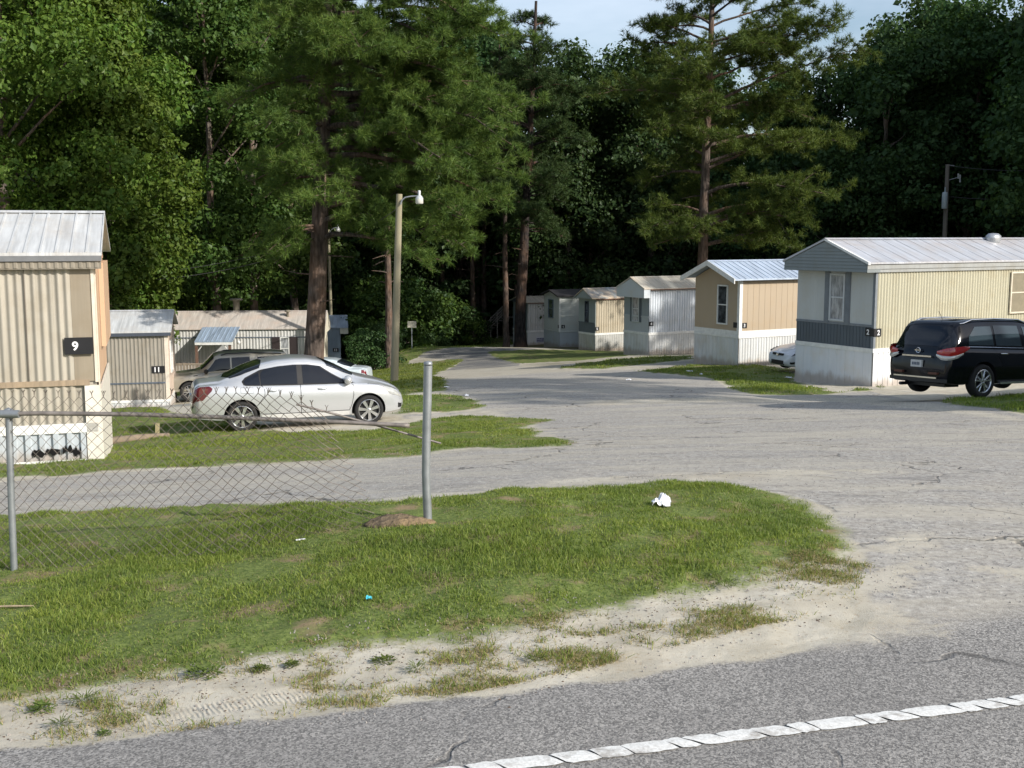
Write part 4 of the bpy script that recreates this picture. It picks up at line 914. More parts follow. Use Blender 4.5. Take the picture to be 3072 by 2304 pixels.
class Car:
    def __init__(c, label, cat, loc, yaw, L, W, top, belt, bot, half, wheels, wr, paint, gb=.90, gr=.74, group=None, roll=0, pitch=0, nspoke=7, name="car"):
        c.L, c.W = L, W; c.top, c.belt, c.bot, c.half = [np.array(a, float) for a in (top, belt, bot, half)]
        c.wheels, c.wr, c.paint, c.gb, c.gr = wheels, wr, paint, gb, gr
        c.root = thing(name, label, cat, loc, yaw, group); c.root.rotation_euler = (roll, pitch, yaw); c.ns = nspoke
    def ring(c, x):
        "half cross-section from the floor centre up to the roof centre"
        f = lambda a: np.interp(x, a[:, 0], a[:, 1])
        zt, zs, zb, w = f(c.top), f(c.belt), f(c.bot), f(c.half) * c.W / 2
        zs = min(zs, zt - .015)
        g = float(np.clip((zt - zs - .10) / .22, 0, 1)); g = g * g * (3 - 2 * g)
        h = zs - zb
        P = [(0, zb), (w * .80, zb), (w * .93, zb + .03), (w * .965, zb + .16 * h), (w * .985, zb + .30 * h), (w * .998, zb + .5 * h), (w, zb + .66 * h), (w * .992, zb + .82 * h), (w * .965, zs - .035), (w * .93, zs)]
        wb = w * (c.gb * g + .86 * (1 - g)); wt = w * (c.gr * g + .60 * (1 - g)); zr = zt - .10 * g - .012 * (1 - g) - (1 - g) * .02
        z0 = zs + .012
        zr = max(zr, z0 + .003)
        for k in range(5):
            t = k / 4; P.append((wb + (wt - wb) * t + .02 * g * math.sin(math.pi * t), z0 + (zr - z0) * t))
        P += [(wt * .955, zr + (zt - zr) * .5), (wt * .86, zr + (zt - zr) * .80), (wt * .62, zr + (zt - zr) * .95), (wt * .3, zt - .001), (0, zt)]
        return np.array(P)
    def surf(c, x, v, off=0.0, side=-1):
        "point at station x (from the tail) and ring position v, pushed outward"
        def p(x, v):
            R = c.ring(x); i = int(min(max(math.floor(v), 0), len(R) - 2)); t = v - i; q = R[i] * (1 - t) + R[i + 1] * t; return np.array([x, q[0], q[1]])
        a = p(x, v)
        if off:
            dx = p(min(x + .02, c.L), v) - p(max(x - .02, 0), v); dv = p(x, min(v + .25, 19)) - p(x, max(v - .25, 0))
            n = np.cross(dx, dv); l = np.linalg.norm(n); n = n / l if l > 1e-9 else np.array([0, 1, 0])
            if n[1] * 1 + n[2] * .6 < 0: n = -n
            a = a + n * off
        return np.array([a[0] - c.L / 2, side * a[1], a[2]])
    def body(c):
        st = np.unique(np.r_[np.linspace(0, c.L, 74), np.linspace(0, .25, 9), np.linspace(c.L - .25, c.L, 9)]); R = [c.ring(x) for x in st]; n = len(R[0])
        P = np.array([[(x - c.L / 2, -y, z) for y, z in r] + [(x - c.L / 2, y, z) for y, z in r[-2:0:-1]] for x, r in zip(st, R)])
        mb = MB(); mb.grid(P, 0, True); m = P.shape[1]; mb.add(P[0], [tuple(range(m))[::-1]]); mb.add(P[-1], [tuple(range(m))])
        me = mb.mesh("body", [c.paint, DARKP], True); bm = bmesh.new(); bm.from_mesh(me); bmesh.ops.remove_doubles(bm, verts=bm.verts, dist=1e-4); bmesh.ops.recalc_face_normals(bm, faces=bm.faces); bm.to_mesh(me); bm.free()
        o = bpy.data.objects.new("body", me); COL.objects.link(o)
        cut = MB()
        for x in c.wheels:
            for sg in (-1, 1):
                r = c.wr * 1.17; M = Matrix.Translation((x - c.L / 2, sg * c.W / 2 * .80, c.wr)) @ Matrix.Rotation(R_(90), 4, 'X')
                cut.lathe([(.001, -.22), (r, -.22), (r, .22), (.001, .22)], 32, M, 1)
        cme = cut.mesh("cut", [c.paint, DARKP]); bm = bmesh.new(); bm.from_mesh(cme); bmesh.ops.remove_doubles(bm, verts=bm.verts, dist=2e-3); bmesh.ops.recalc_face_normals(bm, faces=bm.faces); bm.to_mesh(cme); bm.free()
        co = bpy.data.objects.new("cut", cme); COL.objects.link(co)
        md = o.modifiers.new("b", 'BOOLEAN'); md.operation = 'DIFFERENCE'; md.object = co; md.solver = 'EXACT'
        dg = bpy.context.evaluated_depsgraph_get(); dg.update(); me2 = bpy.data.meshes.new_from_object(o.evaluated_get(dg)); o.modifiers.clear(); o.data = me2; bpy.data.objects.remove(co)
        me2.polygons.foreach_set("use_smooth", np.ones(len(me2.polygons), bool))
        try: me2.set_sharp_from_angle(angle=R_(38))
        except Exception: pass
        o.parent = c.root; c.b = o; return o
    def patch(c, name, mat, xa, xb, v0, v1, off=.006, sides=(-1, 1), nu=14, nv=6, parent=None, across=False):
        "a panel lying on the body; xa, xb are functions or numbers of the height fraction"
        fa = xa if callable(xa) else (lambda t: xa); fb = xb if callable(xb) else (lambda t: xb); obs = []
        if across:
            P = []
            for j in range(nv + 1):
                t = j / nv; row = [c.surf(fa(t) + (fb(t) - fa(t)) * i / nu, v0 + (v1 - v0) * t, off, -1) for i in range(nu + 1)]; P.append(row)
            P = np.array(P); Q = P[::-1].copy(); Q[..., 1] *= -1; P = np.concatenate([P, Q[1:] if v1 >= 19 else Q]); mb = MB(); mb.grid(P); return mb.obj(name, mat, parent or c.root, True)
        for sg in sides:
            P = [[c.surf(fa(j / nv) + (fb(j / nv) - fa(j / nv)) * i / nu, v0 + (v1 - v0) * j / nv, off, sg) for i in range(nu + 1)] for j in range(nv + 1)]
            mb = MB(); mb.grid(np.array(P)); obs.append(mb.obj(name, mat, parent or c.root, True))
        return obs
    def seam(c, pts, name="door_seam", mat=None, w=.007, off=.004, sides=(-1, 1)):
        for sg in sides:
            mb = MB(); P = np.array([c.surf(x, v, off, sg) for x, v in pts]); mb.tube(P, w, 4); mb.obj(name, mat or SEAM, c.root)
    def wheel(c, x, side, rim=.70, steer=0):
        M = Matrix.Translation((x - c.L / 2, side * (c.W / 2 - .115), c.wr)) @ Matrix.Rotation(R_(90) * -side, 4, 'X') @ Matrix.Rotation(.3, 4, 'Z')
        w_ = bpy.data.objects.new("wheel", None); COL.objects.link(w_); w_.parent = c.root; w_.matrix_local = M; r = c.wr
        o = -1 if 0 else 1
        m = MB(); m.lathe([(r * rim, -.10), (r * .93, -.105), (r * .985, -.08), (r, -.04), (r, .04), (r * .985, .08), (r * .93, .105), (r * rim, .10), (r * rim * .97, .06), (r * rim * .97, -.06), (r * rim, -.10)], 36); m.obj("tyre", TIRE, w_, True)
        m = MB(); m.lathe([(r * rim * .99, .10), (r * rim * .96, .105), (r * rim * .91, .085), (r * rim * .90, .0), (r * rim * .99, -.02)], 36)
        n = c.ns
        for k in range(n):
            a = 2 * math.pi * k / n; ca, sa = math.cos(a), math.sin(a); hw0, hw1 = r * .07, r * .115
            if n == 5:
                for da in (-.24, .24):
                    cb, sb = math.cos(a + da), math.sin(a + da); pts = [(r * .1 * ca, r * .1 * sa, .085), (r * rim * .94 * cb, r * rim * .94 * sb, .075)]; m.tube(pts, [r * .06, r * .05], 6)
            else:
                V = []
                for q, hw, z in ((r * .12, hw0, .085), (r * rim * .93, hw1, .078)):
                    for sgn in (-1, 1):
                        for zz in (z, z - .03): V.append((q * ca - sgn * hw * sa, q * sa + sgn * hw * ca, zz))
                m.add(V, np.array([(0, 2, 6, 4), (1, 5, 7, 3), (0, 4, 5, 1), (2, 3, 7, 6), (4, 6, 7, 5)]))
        m.lathe([(.001, .09), (r * .1, .088), (r * .16, .08), (r * .17, .05)], 16); m.obj("rim", ALLOY, w_)
        m = MB(); m.lathe([(.001, .03), (r * .55, .03), (r * rim * .92, .02)], 24); m.obj("brake_disc", m_plain("dark_brake", (.03, .03, .03, 1), .5, .5), w_)
    def wheels_all(c, rim=.70):
        for x in c.wheels:
            for sd_ in (-1, 1): c.wheel(x, sd_, rim)
    def flank_v(c, x, z):
        R = c.ring(x)[:, 1]; return float(np.interp(z, R[3:15], np.arange(3, 15)))
    def handle(c, x, z, mat=None, L=.2, sides=(-1, 1)):
        for sg in sides:
            v = c.flank_v(x, z); a = c.surf(x - L / 2, v, .0, sg); b = c.surf(x + L / 2, v, .0, sg); d = np.array([0, sg * .035, 0])
            m = MB(); m.tube([a, a * .8 + b * .2 + d, a * .2 + b * .8 + d, b], [.012, .017, .017, .012], 6); m.obj("door_handle", mat or CHROME, c.root, True)
    def mirror(c, x, z, mat, out=.10, sides=(-1, 1), sz=1.0):
        for sg in sides:
            p = c.surf(x, c.flank_v(x, z), .0, sg); m = MB()
            q = p + np.array([0, sg * out, .03]); pr = [(.001, -.1), (.05, -.095), (.085, -.05), (.09, 0), (.075, .06), (.03, .085), (.001, .09)]
            m.lathe([(a * sz, b * sz) for a, b in pr], 14, Matrix.Translation(q) @ Matrix.Rotation(R_(90), 4, 'X') @ Matrix.Diagonal((.8, .85, 1.1, 1))); 
            m.tube([p + np.array([0, -sg * .02, -.02]), q], .03, 6); m.obj("wing_mirror", mat, c.root, True)
def at_ground(u, v, Y): p = at(u, v, Y); return p
def car_pose(rear, front, side_w, wr, xr, xf, L):
    "root pose so that the near side wheels touch the ground at the two given points"
    r, f = np.array(rear), np.array(front); d = f - r; yaw = math.atan2(d[1], d[0]); pit = -math.atan2(d[2], math.hypot(d[0], d[1]))
    n = np.array([-math.sin(yaw), math.cos(yaw), 0]); mid = r + d * ((L / 2 - xr) / (xf - xr)) + n * side_w
    return mid, yaw, pit
# ---------------------------------------------------------------- silver sedan
def sedan_silver():
    L, W = 4.58, 1.79; xr, xf = 1.01, 3.73; wr = .325
    P1 = at(725, 1295, 24.0); P2 = at(1109.5, 1272, 24.85)
    mid, yaw, pit = car_pose(P1, P2, W / 2 - .1, wr, xr, xf, L)
    top = [(0, .66), (.02, .80), (.07, .965), (.16, 1.03), (.40, 1.055), (.58, 1.065), (.80, 1.16), (1.10, 1.30), (1.45, 1.415), (1.8, 1.475), (2.15, 1.50), (2.45, 1.49), (2.75, 1.435), (3.05, 1.31), (3.30, 1.18), (3.52, 1.06), (3.75, .995), (4.0, .935), (4.25, .85), (4.42, .76), (4.53, .66), (4.58, .50)]
    belt = [(0, .60), (.02, .76), (.07, .92), (.16, .985), (.4, 1.0), (.8, .99), (1.3, .965), (2.0, .945), (2.8, .93), (3.4, .925), (3.75, .90), (4.0, .86), (4.25, .78), (4.42, .70), (4.53, .60), (4.58, .46)]
    bot = [(0, .42), (.1, .28), (.5, .24), (1.5, .21), (3.2, .21), (4.2, .22), (4.5, .24), (4.58, .34)]
    half = [(0, .62), (.02, .72), (.07, .82), (.16, .90), (.35, .955), (.7, .985), (1.2, .995), (2.2, 1), (3.2, .995), (3.8, .98), (4.1, .93), (4.3, .85), (4.45, .73), (4.54, .60), (4.58, .5)]
    paint = m_paint("silver_paint", (.56, .575, .59, 1), .5, .30)
    c = Car("silver four-door sedan with darkened windows parked on the lawn behind the fence", "car", tuple(mid), yaw, L, W, top, belt, bot, half, (xr, xf), wr, paint, .915, .70, pitch=pit, name="sedan")
    c.body(); c.wheels_all(.74)
    # side glass: whole window band dark, with panes over it
    S = (-1, 1)
    # fractions t run from the waist to the roof rail
    bx0 = lambda t: np.interp(t, [0, .45, .8, 1], [1.07, 1.03, 1.12, 1.42]); bx1 = lambda t: np.interp(t, [0, .5, 1], [3.46, 3.14, 2.72])
    c.patch("window_surround", DARKP, bx0, bx1, 10.03, 13.75, .004, S, 40, 8)
    c.patch("side_window", CGLASS, lambda t: np.interp(t, [0, .45, .8, 1], [1.10, 1.07, 1.17, 1.38]), lambda t: 1.41 - .02 * t + .16 * (t > .99) * 0, 10.15, 13.2, .009, S, 8, 6)
    c.patch("side_window", CGLASS, lambda t: 1.43 + .0 * t + max(0, t - .8) * .4, lambda t: 2.20 + .0 * t, 10.15, 13.62, .009, S, 12, 6)
    c.patch("side_window", CGLASS, lambda t: 2.32, lambda t: np.interp(t, [0, .5, 1], [3.36, 3.06, 2.68]), 10.15, 13.62, .009, S, 16, 6)
    c.patch("windscreen", CGLASS, lambda t: np.interp(t, [0, 1], [2.86, 2.74]), lambda t: np.interp(t, [0, 1], [3.42, 3.50]), 14.6, 19, .006, nu=12, nv=6, across=True)
    c.patch("rear_window", CGLASS, lambda t: np.interp(t, [0, 1], [.80, .66]), lambda t: np.interp(t, [0, 1], [1.42, 1.52]), 14.4, 19, .006, nu=12, nv=6, across=True)
    c.patch("tail_lamp", m_plain("deep_red_lens", (.09, .006, .008, 1), .12, 0.0, .6, .5), lambda t: .012 + .02 * t, lambda t: np.interp(t, [0, .6, 1], [.22, .44, .36]), 5.7, 9.0, .008, S, 8, 6)
    c.patch("headlight", LENS, lambda t: np.interp(t, [0, 1], [4.22, 3.98]), lambda t: np.interp(t, [0, 1], [4.49, 4.30]), 6.6, 9.0, .007, S, 8, 5)
    c.patch("fog_lamp", DARKP, 4.42, 4.52, 3.2, 4.6, .006, S, 4, 3)
    c.patch("side_skirt", m_plain("pale_sill", (.66, .66, .65, 1), .4, .2), 1.42, 3.30, 2.1, 3.2, .012, S, 20, 3)
    c.patch("plate_recess", DARKP, .0, .03, 4.6, 6.0, .006, S, 2, 2)
    c.seam([(1.42, v) for v in (9.9,)] + [(1.46, 8.8), (1.50, 7.5), (1.50, 6.5), (1.42, 5.6), (1.34, 4.8)] , w=.006)
    c.seam([(2.26, v) for v in (9.9, 8, 7, 6, 5, 4, 3.2)], w=.006); c.seam([(3.36, 9.8), (3.40, 8), (3.40, 6), (3.36, 4.4), (3.30, 3.2)], w=.006)
    c.seam([(x, 9.75) for x in np.linspace(1.1, 3.4, 24)], "waist_trim", DARKP, .008)
    c.seam([(1.44, 3.3), (2.0, 3.25), (3.3, 3.25)], w=.006)
    c.seam([(3.72, 9.2), (3.95, 9.3), (4.2, 9.4), (4.36, 9.6)], "bonnet_seam", SEAM, .005)
    c.seam([(1.0, 8.1), (1.26, 8.1), (1.26, 6.9), (1.0, 6.9), (1.0, 8.1)], "fuel_flap", m_plain("grey_gap", (.2, .2, .2, 1), .7), .004, .003, (-1,))
    c.handle(1.66, .865, paint); c.handle(2.72, .855, paint); c.mirror(3.28, .985, paint, .13, S, 1.3)
    m = MB(); m.box(-L / 2 - .012, -L / 2 + .03, -.26, .26, .62, .75); m.obj("number_plate", m_plain("plate_white", (.55, .55, .53, 1), .5), c.root)
sedan_silver()
# ---------------------------------------------------------------- black SUV
def suv_black():
    L, W = 5.0, 1.96; xr, xf = 1.05, 3.95; wr = .385
    yaw = R_(28); P1 = at(2936, 1198, 25.7); d = np.array([math.cos(yaw), math.sin(yaw), .02]); P2 = P1 + d * (xf - xr); P2[2] = max(P1[2] - .1, gz(P2[0], P2[1]))
    mid, yaw, pit = car_pose(P1, P2, W / 2 - .12, wr, xr, xf, L)
    top = [(0, .74), (.03, .95), (.08, 1.12), (.16, 1.30), (.26, 1.50), (.36, 1.665), (.5, 1.735), (.9, 1.78), (1.6, 1.80), (2.3, 1.79), (2.8, 1.74), (3.1, 1.62), (3.4, 1.42), (3.7, 1.22), (3.95, 1.15), (4.5, 1.08), (4.8, .98), (4.95, .85), (5.0, .65)]
    belt = [(0, .70), (.03, .90), (.08, 1.05), (.2, 1.12), (.5, 1.13), (1.2, 1.11), (2.2, 1.08), (3.4, 1.06), (3.9, 1.05), (4.5, .98), (4.8, .90), (4.95, .78), (5, .6)]
    bot = [(0, .37), (.06, .33), (.3, .30), (.8, .30), (4.4, .28), (4.9, .3), (5, .42)]
    half = [(0, .80), (.03, .86), (.08, .90), (.2, .945), (.45, .975), (.9, .995), (2.5, 1), (4.1, .98), (4.6, .92), (4.85, .8), (5, .6)]
    paint = m_plain("black_paint", (.003, .004, .007, 1), .10, 0.0, .35, .0, .05)
    c = Car("glossy black sport utility vehicle seen from behind beside the yellow home", "car", tuple(mid), yaw, L, W, top, belt, bot, half, (xr, xf), wr, paint, .93, .76, pitch=pit, roll=R_(-2.2), nspoke=5, name="sport_utility_vehicle")
    c.body(); c.wheels_all(.70); S = (-1, 1); SG = m_car_glass("grey_tinted_glass", (.03, .045, .055, 1))
    c.patch("side_window", SG, lambda t: np.interp(t, [0, .5, 1], [.62, .66, .90]), lambda t: 1.42, 10.5, 13.5, .007, S, 10, 6)
    c.patch("side_window", SG, lambda t: 1.50, lambda t: 2.36 - .05 * t, 10.5, 13.6, .007, S, 10, 6)
    c.patch("side_window", SG, lambda t: 2.52 - .05 * t, lambda t: np.interp(t, [0, 1], [3.62, 2.98]), 10.4, 13.6, .007, S, 12, 6)
    c.seam([(x, 10.2) for x in np.linspace(.6, 3.7, 24)], "waist_trim", CHROME, .008); 
    c.patch("windscreen", CGLASS, 3.0, 3.66, 14.6, 19, .006, nu=10, nv=6, across=True)
    # rear face: window, lamps, chrome, plate
    c.patch("rear_window", CGLASS, lambda t: .10 + .0 * t, lambda t: .33, 11.0, 19, .008, nu=8, nv=12, across=True)
    # tail lamps wrap round the corner in two tones
    for sg in S:
        def bar(name, mat, pts, off):
            m = MB(); P = []
            for (x, z0, z1, y) in pts:
                P.append([(x - L / 2, sg * y, z0), (x - L / 2, sg * y, (z0 + z1) / 2 + .0), (x - L / 2, sg * y, z1)])
            P = np.array(P); P[:, 1, 0] -= off; P[:, 1, 1] += sg * off; m.grid(P); return m.obj(name, mat, c.root, True)
        h = lambda x: np.interp(x, c.half[:, 0], c.half[:, 1]) * W / 2
        lampr = bar("tail_lamp", RED, [(-.02, 1.00, 1.06, .56), (-.03, .97, 1.10, .70), (.0, .96, 1.13, .80), (.06, .96, 1.15, h(.06) + .015), (.2, .985, 1.17, h(.2) + .02), (.38, 1.04, 1.18, h(.38) + .018), (.56, 1.12, 1.17, h(.56) + .004)], .02)
        m = bar("lower_lens", LENS, [(-.02, .95, 1.00, .54), (-.035, .87, .97, .70), (.0, .86, .96, .80), (.06, .87, .96, h(.06) + .012), (.2, .91, .985, h(.2) + .016), (.38, 1.0, 1.04, h(.38) + .014)], .015)
    m = MB(); m.box(-L / 2 - .045, -L / 2 + .02, -.42, .42, .915, .95); m.obj("chrome_bar", CHROME, c.root)
    m = MB(); m.box(-L / 2 - .05, -L / 2 + .02, -.155, .155, .68, .84); pl = m.obj("number_plate", m_plain("plate_white", (.55, .55, .53, 1), .5), c.root)
    m = MB()
    for i, a in enumerate((-.10, -.055, -.01, .035, .08)): m.box(-L / 2 - .053, -L / 2 - .0495, a, a + .03, .725, .79)
    m.obj("plate_lettering", m_plain("plate_ink", (.06, .08, .12, 1), .6), pl)
    m = MB(); a = np.linspace(0, 2 * np.pi, 25); m.tube([(-L / 2 - .05 + .055, .06 * math.cos(q), 1.06 + .055 * math.sin(q)) for q in a], .009, 5, caps=False); m.box(-L / 2 - .01, -L / 2 + .01, -.085, .085, 1.05, 1.07); m.obj("badge", CHROME, c.root)
    m = MB(); m.add([(x, y, z) for z in (.36, .44) for x, y in ((-L / 2 - .05, -.70), (-L / 2 - .05, .70), (-L / 2 + .02, .84), (-L / 2 + .02, -.84))], np.array([(3, 2, 1, 0), (4, 5, 6, 7), (0, 1, 5, 4), (1, 2, 6, 5), (3, 0, 4, 7)])); m.box(-L / 2 + .25, -L / 2 + .7, -.58, .58, .24, .38); m.obj("bumper", m_plain("black_bumper", (.012, .013, .014, 1), .4, 0, .5), c.root)
    m = MB(); m.box(-L / 2 - .085, -L / 2, -.62, .62, .445, .475); m.obj("bumper_trim", CHROME, c.root)
    for y in (-.5, .5):
        m = MB(); m.box(-L / 2 - .07, -L / 2, y - .12, y + .12, .535, .585); m.obj("reflector", m_plain("smoked_reflector", (.10, .04, .03, 1), .15), c.root)
    m = MB(); m.tube([(-L / 2 - .05, .45, .27), (-L / 2 + .5, .45, .27)], .04, 10); m.obj("exhaust_pipe", DARKP, c.root, True)
    for sg in S:
        m = MB(); P = [np.array(c.surf(x, 14.6, .0, sg)) + np.array([0, 0, .06 if .8 < x < 2.6 else .01]) for x in (.5, .62, .85, 1.6, 2.4, 2.7, 2.85)]; m.tube(P, .022, 6); m.obj("roof_rail", CHROME, c.root, True)
    m = MB(); m.box(-L / 2 + xr + .55, -L / 2 + xf - .55, -W / 2 - .005, -W / 2 + .1, .31, .36); m.box(-L / 2 + xr + .55, -L / 2 + xf - .55, W / 2 - .1, W / 2 + .005, .31, .36); m.obj("sill_trim", ALLOY, c.root)
    m = MB(); m.tube([(-L / 2 + .75, 0, 1.76), (-L / 2 + .62, 0, 1.95)], .006, 5); m.obj("aerial", DARKP, c.root)
    c.seam([(1.46, 10), (1.42, 8.4), (1.5, 7), (1.62, 6), (1.66, 5)], w=.005); c.seam([(2.46, v) for v in (10, 8, 6, 4, 3.2)], w=.005)
    c.handle(1.72, 1.0, CHROME, .22); c.handle(2.75, .99, CHROME, .22); c.mirror(3.45, 1.12, paint, .14, S, 1.2)
suv_black()
# ---------------------------------------------------------------- tan SUV
def suv_tan():
    L, W = 4.9, 1.85; xr, xf = 1.05, 3.95; wr = .375
    P2 = at(581, 1203, 49.0); yaw = R_(180 + 17)
    d = np.array([math.cos(yaw), math.sin(yaw), 0]); P1 = P2 - d * (xf - xr); P1[2] = P2[2] + .03
    # the near side is the car's left side here
    dd = P2 - P1; n = np.array([-math.sin(yaw), math.cos(yaw), 0]); pit = -math.atan2(dd[2], math.hypot(dd[0], dd[1])); mid = P1 + dd * ((L / 2 - xr) / (xf - xr)) - n * (W / 2 - .12)
    top = [(0, .8), (.03, 1.2), (.10, 1.60), (.2, 1.72), (.6, 1.765), (2.0, 1.78), (2.75, 1.76), (2.95, 1.70), (3.25, 1.42), (3.52, 1.17), (3.7, 1.12), (4.4, 1.05), (4.7, .96), (4.85, .84), (4.9, .65)]
    belt = [(0, .75), (.03, 1.05), (.2, 1.08), (2.0, 1.07), (3.4, 1.05), (3.7, 1.03), (4.4, .96), (4.7, .88), (4.85, .76), (4.9, .6)]
    bot = [(0, .45), (.2, .38), (.8, .36), (4.2, .36), (4.8, .34), (4.9, .42)]
    half = [(0, .85), (.05, .92), (.2, .96), (.8, .99), (2.5, 1), (4.1, .98), (4.6, .93), (4.8, .84), (4.9, .72)]
    paint = m_paint("tan_gold_paint", (.30, .28, .23, 1), .4, .35)
    c = Car("tan sport utility vehicle half hidden behind the silver sedan", "car", tuple(mid), yaw, L, W, top, belt, bot, half, (xr, xf), wr, paint, .93, .80, pitch=pit, nspoke=5, name="sport_utility_vehicle")
    c.body(); c.wheels_all(.66); S = (-1, 1)
    c.patch("side_window", CGLASS, .35, 1.30, 10.7, 13.5, .007, S, 8, 5); c.patch("side_window", CGLASS, lambda t: 1.55 + .05 * t, lambda t: 2.30, 10.5, 13.5, .007, S, 8, 5)
    c.patch("side_window", CGLASS, 2.36, lambda t: np.interp(t, [0, 1], [3.42, 2.92]), 10.4, 13.5, .007, S, 10, 5)
    c.patch("windscreen", CGLASS, 2.98, 3.48, 14.3, 19, .006, nu=8, nv=6, across=True); c.patch("rear_window", CGLASS, .05, .12, 12, 19, .006, nu=4, nv=6, across=True)
    c.patch("headlight", LENS, 4.62, 4.84, 7.2, 8.8, .007, S, 6, 4); c.patch("lower_cladding", m_plain("tan_cladding", (.30, .28, .22, 1), .6), .2, 4.8, 2.2, 3.4, .012, S, 30, 3)
    c.patch("grille", DARKP, 4.86, 4.895, 6.6, 8.6, .01, S, 3, 3); c.patch("side_vent", DARKP, 3.62, 3.78, 7.6, 8.0, .006, S, 3, 2)
    c.seam([(2.33, v) for v in (10, 8, 6, 4, 3.2)], w=.006); c.seam([(3.42, v) for v in (10, 8, 6, 4, 3.2)], w=.006); c.handle(1.7, 1.0, paint); c.handle(2.6, 1.0, paint); c.mirror(3.3, 1.1, DARKP, .14, S, 1.2)
    for sg in S:
        m = MB(); P = [np.array(c.surf(x, 14.6, .0, sg)) + np.array([0, 0, .06 if .5 < x < 2.6 else .01]) for x in (.35, .5, 1.6, 2.5, 2.7)]; m.tube(P, .022, 6); m.obj("roof_rail", DARKP, c.root, True)
    c.root.scale = (1.1, 1.1, 1.14)
suv_tan()
# ---------------------------------------------------------------- two white sedans
TOPS = [(0, .60), (.03, .86), (.09, .98), (.3, 1.03), (.72, 1.05), (1.0, 1.17), (1.35, 1.33), (1.7, 1.40), (2.15, 1.43), (2.55, 1.41), (2.95, 1.29), (3.35, 1.08), (3.55, 1.0), (4.0, .93), (4.5, .80), (4.72, .70), (4.8, .52)]
def sedan_generic(label, mid, yaw, pit, paint, name="sedan", tail=RED2, front=False):
    L, W = 4.8, 1.82; belt = [(0, .56), (.03, .80), (.09, .92), (.3, .97), (.8, .96), (2.0, .93), (3.3, .92), (3.6, .90), (4.0, .86), (4.5, .74), (4.72, .64), (4.8, .48)]
    bot = [(0, .40), (.1, .27), (.6, .23), (4.3, .21), (4.7, .22), (4.8, .32)]; half = [(0, .70), (.03, .78), (.1, .88), (.3, .95), (.8, .99), (2.2, 1), (3.7, .99), (4.2, .94), (4.5, .86), (4.7, .74), (4.8, .58)]
    c = Car(label, "car", tuple(mid), yaw, L, W, TOPS, belt, bot, half, (1.05, 3.85), .33, paint, .92, .70, pitch=pit, name=name); c.body(); c.wheels_all(.7); S = (-1, 1)
    c.patch("window_surround", DARKP, lambda t: np.interp(t, [0, .3, 1], [1.12, 1.04, 1.6]), lambda t: np.interp(t, [0, 1], [3.42, 2.72]), 10.1, 13.7, .004, S, 30, 6)
    c.patch("side_window", CGLASS, lambda t: np.interp(t, [0, .3, 1], [1.16, 1.1, 1.62]), lambda t: 2.2, 10.3, 13.5, .009, S, 14, 6); c.patch("side_window", CGLASS, 2.28, lambda t: np.interp(t, [0, 1], [3.34, 2.68]), 10.3, 13.5, .009, S, 14, 6)
    c.patch("windscreen", CGLASS, 2.72, 3.42, 14.5, 19, .006, nu=10, nv=6, across=True); c.patch("rear_window", CGLASS, .78, 1.42, 14.5, 19, .006, nu=10, nv=6, across=True)
    c.patch("tail_lamp", tail, .015, .25, 6.8, 8.9, .008, S, 6, 5); c.seam([(2.24, v) for v in (9.9, 8, 6, 4, 3.2)], w=.006); c.handle(2.6, .85, paint); c.mirror(3.2, .98, paint, .12)
    if front:
        c.patch("headlight", m_plain("dark_lens", (.05, .05, .06, 1), .08, 0, .8, .8), lambda t: np.interp(t, [0, 1], [4.40, 4.02]), lambda t: np.interp(t, [0, 1], [4.70, 4.52]), 7.3, 9.2, .008, S, 8, 4)
        hl = [o for o in c.root.children if o.name.startswith("headlight")]
        for sg, o in zip(S, hl):
            for x in (4.28, 4.42, 4.54):
                p = c.surf(x, 8.3, .012, sg); m = MB(); m.lathe([(.001, .02), (.04, .018), (.055, 0)], 10, Matrix.Translation(p) @ Matrix.Rotation(R_(60) * -sg, 4, 'X')); m.obj("bulb_ring", ALLOY, o, True)
        m = MB(); m.box(L / 2 - .12, L / 2 + .012, -.36, .36, .27, .42); m.obj("lower_grille", DARKP, c.root); m = MB(); m.box(L / 2 - .12, L / 2 + .004, -.30, .30, .60, .67); g = m.obj("grille", DARKP, c.root)
        m = MB(); m.lathe([(.001, .01), (.05, .008), (.06, 0)], 14, Matrix.Translation((L / 2 + .01, 0, .63)) @ Matrix.Rotation(R_(90), 4, 'Y')); m.obj("badge", CHROME, g)
        c.patch("fog_lamp", DARKP, 4.58, 4.72, 3.4, 4.4, .01, S, 4, 3)
    else: c.patch("headlight", LENS, 4.3, 4.66, 7.0, 9.0, .008, S, 6, 4)
    return c
p = at(960, 1172, 52.5); yaw = R_(180 - 4); sedan_generic("pale blue white sedan beyond the bonnet of the silver sedan", (p[0] - .15, p[1] + .9, p[2] + .02), yaw, 0, m_paint("ice_white_paint", (.62, .70, .74, 1), .1, .3))
p = at(2310, 1104, 40.6); yaw = R_(180 + 22); d = np.array([math.cos(yaw), math.sin(yaw)]); m_ = p[:2] - d * 2.35
sedan_generic("white sedan nosing out between the tan home and the yellow home", (m_[0] + .30, m_[1] + .0, p[2] - .12), yaw, 0, m_paint("white_paint", (.66, .68, .71, 1), .05, .3), front=True)
